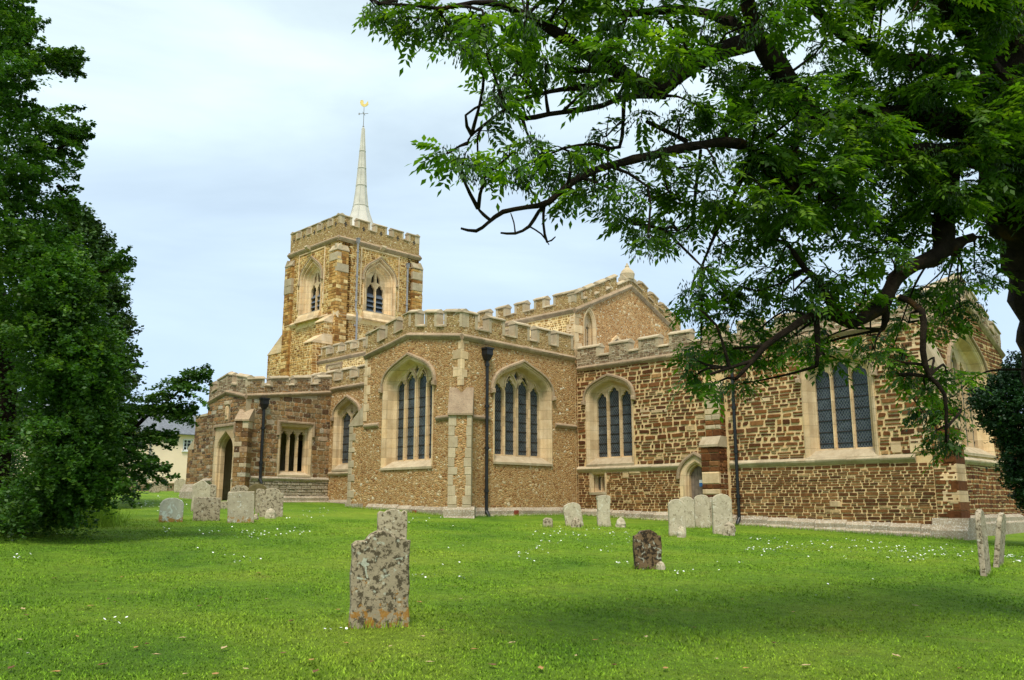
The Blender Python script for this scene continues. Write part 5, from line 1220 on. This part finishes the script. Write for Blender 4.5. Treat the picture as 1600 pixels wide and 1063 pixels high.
def ash_tree():
    base = np.array([*at(1760, 900, 9.5)[:2], 0]); base[2] = float(gz(base[0], base[1]))
    T = empty('ash_tree', tuple(base), 'large ash tree with dark limbs and feathery leaves overhanging the churchyard at the right', 'tree')
    b = MB(); br = []
    def limb(pts, rpx, nm=None, tips=True, n=9):
        P_ = [at(x, y, f) for x, y, f in pts]; rad = [r/FPX*p[2] for r, p in zip(rpx, pts)]
        Q = tube(b, [tuple(p) for p in P_], rad, M_bark, n, seed=len(br)); br.append([np.array(q) for q in Q])
    g = base
    tp = [tuple(g+np.array([0, 0, -.2])), tuple(at(1712, 760, 9.5)), tuple(at(1668, 600, 9.5)), tuple(at(1650, 480, 9.5)), tuple(at(1632, 390, 9.5)), tuple(at(1605, 310, 9.4)), tuple(at(1585, 240, 9.4)), tuple(at(1580, 140, 9.4)), tuple(at(1560, 0, 9.6)), tuple(at(1540, -150, 9.8))]
    Q = tube(b, tp, [.58, .46, .43, .41, .41, .46, .40, .30, .24, .16], M_bark, 14, 77, .05); br.append([np.array(q) for q in Q])
    limb([(1600, 250, 9.4), (1550, 212, 9.2), (1467, 190, 9.0), (1400, 182, 8.8), (1336, 192, 8.6), (1272, 186, 8.4), (1238, 143, 8.2), (1212, 101, 8.1), (1185, 64, 8.0)], [34, 26, 22, 21, 21, 20, 18, 17, 16])
    limb([(1185, 64, 8.0), (1136, 78, 7.9), (1080, 100, 7.7), (1019, 139, 7.5), (955, 101, 7.4), (899, 71, 7.2), (853, 41, 7.1), (793, 11, 7.0), (740, 4, 6.9), (690, 14, 6.8), (640, 8, 6.7), (592, 6, 6.7)], [15, 15, 15, 14, 12, 10, 8, 6, 4, 3, 2, 1.5])
    limb([(1185, 64, 8.0), (1172, 20, 8.0), (1160, -40, 8.0)], [14, 12, 10])
    limb([(1185, 66, 8.0), (1130, 30, 8.3), (1060, 15, 8.4), (960, 20, 8.3), (880, -10, 8.3)], [9, 8, 7, 6, 4])
    limb([(1600, 280, 9.4), (1550, 250, 9.0), (1475, 241, 8.7), (1411, 241, 8.5), (1343, 252, 8.2), (1306, 271, 8.1), (1272, 287, 8.0), (1230, 298, 7.9), (1208, 271, 7.8), (1174, 233, 7.7), (1136, 222, 7.5), (1080, 229, 7.3), (1011, 245, 7.1), (974, 254, 7.0), (928, 267, 6.9), (887, 290, 6.8), (857, 316, 6.7), (823, 324, 6.6), (786, 331, 6.6), (763, 348, 6.5), (744, 361, 6.5), (720, 357, 6.5)], [26, 22, 18, 15, 14, 13, 12, 11, 10, 9, 8, 7, 7, 6.5, 6, 5.5, 4.6, 4, 3.6, 3.2, 2.6, 2])
    limb([(765, 343, 6.5), (755, 335, 6.5), (747, 326, 6.5)], [3, 2.6, 2.2], n=6)
    limb([(857, 316, 6.7), (842, 331, 6.7), (827, 354, 6.7), (805, 365, 6.7), (782, 364, 6.7)], [3.4, 3, 2.8, 2.3, 1.5], n=6)
    limb([(850, 322, 6.7), (849, 350, 6.7), (855, 378, 6.7), (868, 370, 6.7)], [2.5, 2.2, 2, 1], n=6)
    limb([(805, 363, 6.7), (803, 348, 6.7), (798, 333, 6.7)], [1.4, 1.2, .8], n=5); limb([(827, 354, 6.7), (846, 366, 6.7), (858, 383, 6.7)], [1.6, 1.3, .8], n=5)
    limb([(1019, 139, 7.5), (1000, 128, 7.5), (959, 124, 7.4), (920, 135, 7.3), (880, 140, 7.3), (840, 148, 7.2), (800, 160, 7.1)], [7, 6, 5, 4.5, 4, 3, 2], n=7)
    limb([(1040, 150, 7.5), (981, 150, 7.4), (940, 166, 7.2), (899, 173, 7.1), (857, 179, 7.0), (816, 186, 6.9), (790, 173, 6.8), (771, 184, 6.8), (737, 211, 6.7), (731, 224, 6.7)], [6, 5, 4.6, 4.3, 4, 3.4, 2.8, 2.4, 2, 1.4], n=7)
    limb([(960, 112, 7.3), (920, 110, 7.2), (885, 110, 7.2)], [5, 5, 4.5], n=8)
    limb([(975, 150, 7.4), (968, 230, 7.3), (930, 225, 7.2), (880, 232, 7.1), (850, 246, 7.0)], [3.5, 3, 2.6, 2.2, 1.5], n=6)
    limb([(1010, 190, 7.3), (1040, 204, 7.4), (1075, 222, 7.4)], [3, 3.5, 4], n=6)
    limb([(1490, 240, 8.9), (1478, 290, 8.8), (1476, 344, 8.6), (1474, 380, 8.5), (1462, 402, 8.4), (1428, 414, 8.2), (1400, 434, 8.1), (1384, 468, 8.0), (1360, 490, 7.9), (1332, 504, 7.8), (1304, 494, 7.7), (1264, 496, 7.6), (1232, 516, 7.5), (1196, 540, 7.4), (1176, 564, 7.3), (1150, 592, 7.2)], [18, 17, 16, 15, 14, 11, 11, 12, 12, 10, 8.5, 6.5, 5.5, 4.5, 4, 2.5])
    limb([(1455, 405, 8.4), (1484, 388, 8.5), (1505, 376, 8.6), (1522, 371, 8.6)], [14, 10, 8, 7])
    limb([(1308, 496, 7.7), (1292, 462, 7.7), (1275, 436, 7.8), (1258, 421, 7.9), (1230, 380, 8.0)], [8, 7, 6, 5, 3])
    limb([(1404, 464, 8.0), (1440, 486, 7.9), (1442, 548, 7.8), (1452, 588, 7.8), (1476, 616, 7.7), (1478, 690, 7.7)], [6, 5, 5, 4, 3, 2], n=7)
    limb([(1276, 500, 7.6), (1278, 540, 7.5), (1276, 572, 7.5)], [5, 4, 3], n=7)
    limb([(1176, 564, 7.3), (1140, 575, 7.2), (1110, 585, 7.1)], [3, 2.5, 2], n=6)
    limb([(1384, 470, 8.0), (1384, 500, 8.0), (1378, 515, 8.0)], [7, 6, 4], n=7)
    limb([(1250, 275, 8.0), (1240, 240, 8.1), (1248, 190, 8.2)], [6, 7, 7])
    limb([(1560, 180, 9.2), (1480, 105, 9.2), (1400, 95, 9.0), (1330, 60, 8.8), (1280, 20, 8.6), (1240, -30, 8.5)], [18, 14, 12, 10, 8, 6])
    limb([(1570, 130, 9.0), (1510, 60, 8.6), (1470, 10, 8.2), (1440, -40, 8.0)], [14, 10, 8, 6])
    limb([(1174, 236, 7.7), (1150, 300, 7.9), (1120, 360, 8.0), (1095, 420, 8.0)], [4, 3.5, 3, 2], n=6)
    limb([(1095, 235, 7.4), (1088, 290, 7.6), (1080, 350, 7.7), (1060, 365, 7.7), (1040, 360, 7.6)], [3, 2.8, 2.4, 2, 1.4], n=6)
    limb([(1343, 256, 8.2), (1330, 310, 8.3), (1290, 350, 8.4)], [4, 3, 2], n=6)
    # ---- leaf clusters: x, y, radius, forward distance, leaves
    C_ = [(590, 15, 26), (612, 20, 20), (640, 15, 26), (654, 30, 26), (690, 25, 28), (703, 42, 28), (718, 72, 26), (735, 25, 34), (755, 40, 32), (760, 85, 22), (785, 30, 40), (785, 75, 30), (823, 25, 40), (808, 98, 32), (853, 101, 32), (774, 131, 26), (778, 152, 26), (850, 60, 40), (800, 120, 26), (725, 250, 24), (762, 205, 13), (700, 240, 10), (748, 262, 12), (795, 245, 22), (800, 268, 14), (830, 222, 22), (838, 265, 22), (880, 233, 26), (883, 276, 20), (917, 240, 26), (947, 214, 26), (951, 270, 24), (955, 297, 22), (928, 139, 18), (1003, 177, 20), (1030, 240, 24), (1060, 263, 26), (1003, 301, 26), (1045, 301, 30), (992, 352, 26), (975, 340, 16), (1030, 345, 26), (1060, 362, 20), (1012, 372, 16), (900, 300, 12), (930, 300, 16), (860, 245, 22),
          (880, 30, 45), (930, 20, 45), (930, 75, 40), (980, 30, 50), (985, 85, 38), (1040, 30, 50), (1060, 80, 45), (900, 110, 26), (1000, 125, 20), (1100, 40, 50), (1110, 110, 45), (1080, 160, 32), (1060, 195, 28), (1110, 190, 40), (1150, 20, 50), (1160, 130, 40), (1200, 30, 50), (1160, 195, 32), (1120, 260, 32), (1095, 300, 36), (1140, 310, 40), (1180, 350, 42), (1095, 345, 32), (1130, 380, 30), (1200, 305, 36), (1240, 330, 40), (1100, 420, 18), (1080, 455, 16), (1085, 480, 14), (1110, 440, 22), (1128, 462, 34), (1105, 490, 24), (1150, 492, 36), (1184, 455, 34), (1128, 545, 34), (1095, 545, 24), (1085, 560, 16), (1080, 592, 14), (1116, 600, 22), (1160, 600, 20), (1160, 555, 28), (1210, 420, 36), (1215, 470, 30), (1240, 380, 36), (1200, 380, 32), (1280, 340, 34), (1240, 455, 32), (1280, 470, 32), (1245, 525, 26), (1262, 548, 26), (1296, 525, 26), (1290, 560, 14), (1310, 430, 38), (1352, 460, 34), (1360, 524, 26), (1365, 545, 14), (1340, 400, 40), (1312, 380, 32), (1370, 350, 36), (1400, 340, 34), (1430, 370, 32), (1390, 400, 30), (1440, 330, 34), (1432, 460, 34), (1462, 450, 32), (1472, 505, 28), (1500, 480, 20), (1500, 440, 24), (1408, 564, 22), (1440, 572, 28), (1480, 588, 26), (1500, 592, 14), (1448, 610, 26), (1440, 640, 22), (1420, 590, 18), (1476, 645, 26), (1464, 672, 22), (1480, 690, 14), (1490, 620, 20), (1540, 378, 20), (1552, 438, 15), (1522, 420, 22), (1545, 350, 22), (1420, 505, 22), (1395, 545, 12), (1490, 400, 24), (1530, 315, 28), (1480, 300, 34), (1200, 560, 12), (1225, 495, 24), (1180, 520, 22)]
    rr = random.Random(5)
    for _ in range(98):
        x = rr.uniform(1180, 1640); y = rr.uniform(-40, 330)
        if x < 1500 and rr.random() < .2: continue
        if (1370 < x < 1425 and 35 < y < 80) or (1440 < x < 1475 and 35 < y < 65) or (1500 < x < 1545 and 78 < y < 108) or (1255 < x < 1300 and 118 < y < 145) or (1285 < x < 1345 and 212 < y < 245) or (1310 < x < 1395 and 310 < y < 335): continue
        C_.append((x, y, rr.uniform(34, 58)))
    for _ in range(30): C_.append((rr.uniform(860, 1640), rr.uniform(-160, -20), rr.uniform(40, 70)))
    for _ in range(14): C_.append((rr.uniform(1540, 1640), rr.uniform(120, 330), rr.uniform(30, 50)))
    allb = np.array([q for Q_ in br for q in Q_]); pos = []; ang = []; key = []; tw = MB()
    for (x, y, r) in C_:
        lim = 6.6+2.2*max(0, min(1, (x-720)/800)); f = lim+rr.uniform(-.7, .9)
        c = at(x, y, f); rad = r/FPX*f
        d = np.linalg.norm(allb-c, axis=1); j = int(np.argmin(d)); q = allb[j]
        if d[j] > .12:
            w2 = min(1, d[j])*.22; mid = (q+c)/2+np.array([rr.uniform(-w2, w2), rr.uniform(-w2, w2), rr.uniform(.0, w2)])
            tube(tw, [tuple(q), tuple(mid), tuple(c)], [.016, .011, .006], M_bark, 5, 3, .1)
        sp = []
        for k in range(4):
            e = c+np.array([rr.gauss(0, 1), rr.gauss(0, 1), rr.gauss(0, .7)])*rad*.62; sp.append(e)
            tube(tw, [tuple(c), tuple((c+e)/2+np.array([0, 0, .02])), tuple(e)], [.006, .005, .003], M_bark, 4, 3, .1)
        n = int(max(10, 26*(rad/.2)**1.7)); rad *= .82
        for k in range(n):
            e = sp[rr.randrange(4)]; t = rr.random()**.6; o_ = np.array([rr.gauss(0, 1), rr.gauss(0, 1), rr.gauss(0, .8)])*rad*.22
            p = c+(e-c)*t+o_; pos.append(p); v = p-c; ang.append(math.atan2(v[1], v[0])+rr.gauss(0, .7))
        if rr.random() < .85:
            for k in range(rr.choice((1, 1, 2))): key.append(c+np.array([rr.gauss(0, .45), rr.gauss(0, .45), rr.uniform(-.5, .1)])*rad)
    pos = np.array(pos); ang = np.array(ang); n = len(pos)
    V, k = leaflets(pos, ang, NR.uniform(-.25, .75, n), NR.uniform(.15, .26, n), 5, 3)
    # a shade variation per leaf
    rnd = np.repeat(np.clip(NR.random(n)*.8+NR.normal(0, .15, n), 0, 1), k*4)
    np_mesh('crown', V, 4, M_ashleaf, rnd, T, T)
    # clusters of hanging keys
    K = []
    for c in key:
        m_ = rr.randint(80, 130); sz = rr.uniform(.09, .15)
        for _ in range(m_):
            a = rr.uniform(0, 6.28); e = rr.random()**.5*sz; top = c+np.array([math.cos(a)*e, math.sin(a)*e, rr.uniform(-1.1, .7)*sz]); l = rr.uniform(.03, .045); w_ = .006; t = rr.uniform(0, 6.28); s_ = np.array([math.cos(t), math.sin(t), 0])*w_; dn = np.array([rr.gauss(0, .2), rr.gauss(0, .2), -1])*l
            K += [top, top+dn*.6+s_, top+dn, top+dn*.6-s_]
    np_mesh('seed_cluster', np.array(K), 4, M_keys, np.repeat(NR.random(len(K)//4), 4), T, T)['kind'] = 'stuff'
    b.build('trunk', T, T, smooth=True); tw.build('twigs', T, T)
    return T
ash_tree()

def spray_crown(sprays, leaf, per, length, rg, droop=.25, flat=.12, wid=.35):
    """sprays: (pos, heading, scale); leaves laid along drooping flattened sprays"""
    n = len(sprays); P0 = np.array([s_[0] for s_ in sprays]); A = np.array([s_[1] for s_ in sprays]); S_ = np.array([s_[2] for s_ in sprays])
    t = rg.random((n, per))**.8; L_ = (length*S_)[:, None]*t
    w_ = rg.normal(0, 1, (n, per))*wid*(S_[:, None]*length)*(1.05-t)*.55
    el = rg.normal(.1, .3, n)[:, None]
    x = P0[:, None, 0]+np.cos(A)[:, None]*L_-np.sin(A)[:, None]*w_; y = P0[:, None, 1]+np.sin(A)[:, None]*L_+np.cos(A)[:, None]*w_
    z = P0[:, None, 2]+L_*np.sin(el)-droop*(L_**2)+rg.normal(0, flat, (n, per))*S_[:, None]*.6
    c = np.stack([x, y, z], -1).reshape(-1, 3); m_ = len(c); s_ = leaf*rg.uniform(.6, 1.3, m_)
    a = rg.random(m_)*2*PI; d = np.stack([np.cos(a), np.sin(a), rg.normal(-.2, .45, m_)], 1); d /= np.linalg.norm(d, axis=1)[:, None]
    u = np.cross(d, rg.normal(0, .5, (m_, 3))+np.array([0, 0, 1])); u /= np.linalg.norm(u, axis=1)[:, None]+1e-9
    V = np.stack([c-d*s_[:, None]*.5, c+u*s_[:, None]*.33, c+d*s_[:, None]*.5, c-u*s_[:, None]*.33], 1).reshape(-1, 3)
    base = np.repeat(rg.random(n), per); rnd = np.clip(base*.6+rg.random(m_)*.4, 0, 1)
    return V, np.repeat(rnd, 4)

def interp(tab, v):
    return float(np.interp(v, [a for a, _ in tab], [c for _, c in tab]))
def left_tree():
    # right-hand outline of the crown: picture row -> column
    edge = [(-60, 60), (0, 50), (18, 45), (35, 60), (45, 70), (60, 55), (85, 120), (97, 122), (112, 62), (140, 55), (170, 60), (183, 122), (200, 118), (213, 134), (232, 100), (260, 130), (275, 96), (295, 70), (315, 118), (325, 112), (335, 20), (352, 30)]
    edge2 = [(340, 100), (380, 130), (420, 160), (432, 175), (470, 168), (500, 178), (545, 205), (565, 218), (590, 190), (612, 202), (640, 206), (660, 222), (690, 228), (715, 212), (740, 236), (760, 208), (785, 170), (800, 120), (812, 50)]
    base = hit(-40, 832); T = empty('broadleaf_tree', tuple(base), 'huge dark leafy tree sweeping to the ground along the left edge', 'tree')
    b = MB(); bx, by, bz = base
    top = base+np.array([0, 0, 13])-RT*2.5; tube(b, [tuple(base-np.array([0, 0, .3])), tuple(base+np.array([.1, 0, 4])), tuple(base+np.array([0, 0, 8])-RT*1.2), tuple(top)], [.55, .42, .3, .1], M_bark, 10, 5)
    rr = random.Random(9); sp = []; rt = RT; fwd = np.array([-math.sin(HEAD), math.cos(HEAD), 0])
    f0 = float((base-CAM)@FW)
    def add(x, y, f, sc=1.0, hd=None, keep=1):
        p = at(x, y, f)
        if p[2] < float(gz(p[0], p[1]))+.15: return
        v = p-base; a = math.atan2(v[1], v[0])+rr.gauss(0, .5) if hd is None else hd+rr.gauss(0, .25); sp.append((p-np.array([math.cos(a), math.sin(a), 0])*.9*sc, a, sc))
    right = math.atan2(rt[1], rt[0])
    for tab, n, y0, y1 in ((edge, 330, -60, 330), (edge2, 1500, 352, 812)):
        for _ in range(n):
            y = rr.uniform(y0, y1); e = interp(tab, y); d = abs(rr.gauss(0, 1)); x = e-24-(18 if 655 < y < 790 else 0)-d*66
            if x < -130: continue
            dep = max(0, min(1, (e-x)/200)); add(x, y, f0-3.2*math.sqrt(dep)*rr.uniform(.3, 1.1)+rr.uniform(-.3, 1.2), rr.uniform(.6, 1.1) if y > 345 else rr.uniform(.35, .7), right if x > e-60 else None)
    for y, e in edge+edge2[3:-1]:     # outline tips
        for _ in range(5): add(e-rr.uniform(0, 26), y+rr.uniform(-6, 6), f0+rr.uniform(-1, .6), rr.uniform(.35, .7), right)
    for _ in range(420):   # inner mass
        y = rr.uniform(-60, 800)
        if 290 < y < 380 and rr.random() < .7: continue
        add(rr.uniform(-140, interp(edge if y < 345 else edge2, y)-70), y, f0+rr.uniform(-.5, 1.8), rr.uniform(.8, 1.3))
    # long branch reaching to the right
    arms = [[(190, 690, f0), (230, 650, f0), (265, 625, f0), (295, 598, f0), (325, 588, f0)], [(200, 660, f0), (240, 640, f0), (275, 640, f0), (300, 645, f0)], [(180, 700, f0), (225, 715, f0), (262, 735, f0)], [(150, 430, f0), (175, 420, f0), (203, 412, f0)], [(190, 680, f0), (235, 680, f0), (268, 680, f0)], [(60, 100, f0), (100, 95, f0), (125, 92, f0)], [(60, 250, f0), (105, 225, f0), (134, 212, f0)], [(90, 290, f0), (112, 310, f0), (122, 322, f0)]]
    for am in arms:
        P_ = [at(*q) for q in am]; tube(b, [tuple(p) for p in P_], list(np.linspace(.05, .012, len(P_))), M_bark, 5, 2)
        for (p, q) in zip(am[1:], am[2:]+[am[-1]]):
            for _ in range(9):
                t = rr.random(); add(p[0]+(q[0]-p[0])*t+rr.gauss(-4, 5), p[1]+(q[1]-p[1])*t+rr.gauss(2, 8), f0+rr.gauss(0, .25), rr.uniform(.3, .6), right)
    for k in range(14):
        a = rr.uniform(0, 6.28); z = 1.5+k*.4; l = rr.uniform(.8, 1.6); p = base+np.array([0, 0, z]); e = p+np.array([math.cos(a)*l, math.sin(a)*l, .6]); tube(b, [tuple(p), tuple((p+e)/2+np.array([0, 0, .3])), tuple(e)], [.12, .08, .03], M_bark, 6, k)
    rg = np.random.default_rng(12); V, rnd = spray_crown(sp, .085, 100, 1.2, rg, droop=.28, flat=.11)
    np_mesh('crown', V, 4, M_deepleaf, rnd, T, T); b.build('trunk', T, T, smooth=True)
left_tree()

def cypress():
    f = 31.0; c = at(92, 700, f); c = np.array([c[0], c[1], float(gz(c[0], c[1]))]); topz = at(100, 322, f)[2]
    T = empty('cypress_tree', tuple(c), 'dark conical evergreen rising behind the big left tree', 'tree'); rr = random.Random(2); sp = []
    h = topz-c[2]
    for _ in range(1900):
        t = rr.random()**.75; z = c[2]+.3+h*t; r = (.25+3.1*(1-t)**.62)*rr.uniform(.72, 1.04)*(1 if t < .93 else .7); a = rr.uniform(0, 6.28)
        sp.append((np.array([c[0]+r*math.cos(a), c[1]+r*math.sin(a), z])-np.array([math.cos(a), math.sin(a), .15])*.3, a, rr.uniform(.5, .9)))
    rg = np.random.default_rng(4); V, rnd = spray_crown(sp, .16, 30, .8, rg, droop=.1, flat=.16, wid=.4)
    np_mesh('crown', V, 4, M_conleaf, rnd, T, T); b = MB(); tube(b, [tuple(c-np.array([0, 0, .2])), (c[0], c[1], c[2]+h*.5), (c[0], c[1], c[2]+h*.95)], [.4, .22, .04], M_bark, 8, 1); b.build('trunk', T, T)
cypress()

def yew():
    f = 21.0; c = at(1648, 700, f); gzc = float(gz(c[0], c[1])); base = np.array([c[0], c[1], gzc])
    T = empty('yew_tree', tuple(base), 'dark green yew in front of the church east end at the right edge', 'tree'); rr = random.Random(8); sp = []
    tab = [(545, 1600), (560, 1585), (575, 1562), (600, 1540), (625, 1505), (640, 1520), (665, 1525), (690, 1556), (720, 1560), (745, 1562), (760, 1575), (790, 1590)]
    for _ in range(1600):
        y = rr.uniform(548, 795); e = interp(tab, y); x = e+4+abs(rr.gauss(0, 1))*60
        if x > 1760: continue
        p = at(x, y, f-1.0*min(1, (x-e)/90)*rr.random()+rr.uniform(-.2, 1.0)); a = math.atan2(-RT[1], -RT[0])+rr.gauss(0, .8)
        sp.append((p-np.array([math.cos(a), math.sin(a), 0])*.4, a, rr.uniform(.4, .85)))
    rg = np.random.default_rng(5); V, rnd = spray_crown(sp, .075, 46, .7, rg, droop=.2, flat=.09, wid=.3)
    np_mesh('crown', V, 4, M_yew, rnd, T, T); b = MB(); tube(b, [tuple(base-np.array([0, 0, .2])), tuple(base+np.array([0, 0, 1.5])), tuple(base+np.array([.1, 0, 4]))], [.3, .22, .05], M_bark, 8, 1)
    for k in range(8):
        p = base+np.array([0, 0, 1.2+.35*k]); e = at(1560+rr.uniform(0, 60), 600+k*16, f); tube(b, [tuple(p), tuple((p+e)/2), tuple(e)], [.07, .05, .02], M_bark, 5, k)
    b.build('trunk', T, T)
yew()

def shrub():
    rr = random.Random(3); base = hit(0, 830); V = []; rnd = []; b = MB()
    T = empty('nettle_bush', tuple(base), 'clump of broad-leaved nettles at the foot of the left tree', 'bush')
    right = RT
    for _ in range(150):
        x = rr.uniform(-80, 62)-abs(rr.gauss(0, 6)); yb = 828-abs(x)*.05; p = hit(x, min(835, yb+rr.uniform(-6, 3))); h = rr.uniform(.6, 1.9)*(1 if x < 20 else .65)
        l = np.array([rr.gauss(0, .12), rr.gauss(0, .12), 0]); e = p+l+np.array([0, 0, h]); tube(b, [tuple(p), tuple((p+e)/2), tuple(e)], [.008, .006, .004], M_nettle, 4, 1)
        n = int(h/.055)
        for k in range(n):
            t = (k+1)/n; c = p+(e-p)*t; a = rr.uniform(0, 6.28)
            for s_ in (0, PI):
                d = np.array([math.cos(a+s_), math.sin(a+s_), -.35]); u = np.array([-math.sin(a+s_), math.cos(a+s_), 0]); L_ = .13*rr.uniform(.7, 1.3)
                V += [c, c+d*L_*.4+u*L_*.3, c+d*L_, c+d*L_*.4-u*L_*.3]; rnd += [rr.random()]*4
    np_mesh('foliage', np.array(V), 4, M_nettle, rnd, T, T); b.build('stem', T, T)
shrub()
def tall_grass():
    n = 9000; xs = NR.uniform(40, 165, n); ys = 800+NR.random(n)*24
    V = np.empty((n, 3, 3)); i = 0
    pts = [hit(a, c) for a, c in zip(xs[:900], ys[:900])]
    for k in range(n):
        p = pts[k % 900]+np.array([R.gauss(0, .25), R.gauss(0, .25), 0]); p[2] = float(gz(p[0], p[1])); a = R.uniform(0, 6.28); w_ = .007; h = R.uniform(.15, .5)
        V[k, 0] = p+np.array([math.cos(a)*w_, math.sin(a)*w_, 0]); V[k, 1] = p-np.array([math.cos(a)*w_, math.sin(a)*w_, 0]); V[k, 2] = p+np.array([R.gauss(0, .12), R.gauss(0, .12), h])
    tag(np_mesh('tall_grass', V.reshape(-1, 3), 3, M_blade, np.repeat(NR.random(n), 3)), 'uncut tall grass under the left tree', 'tall grass', kind='stuff')
tall_grass()
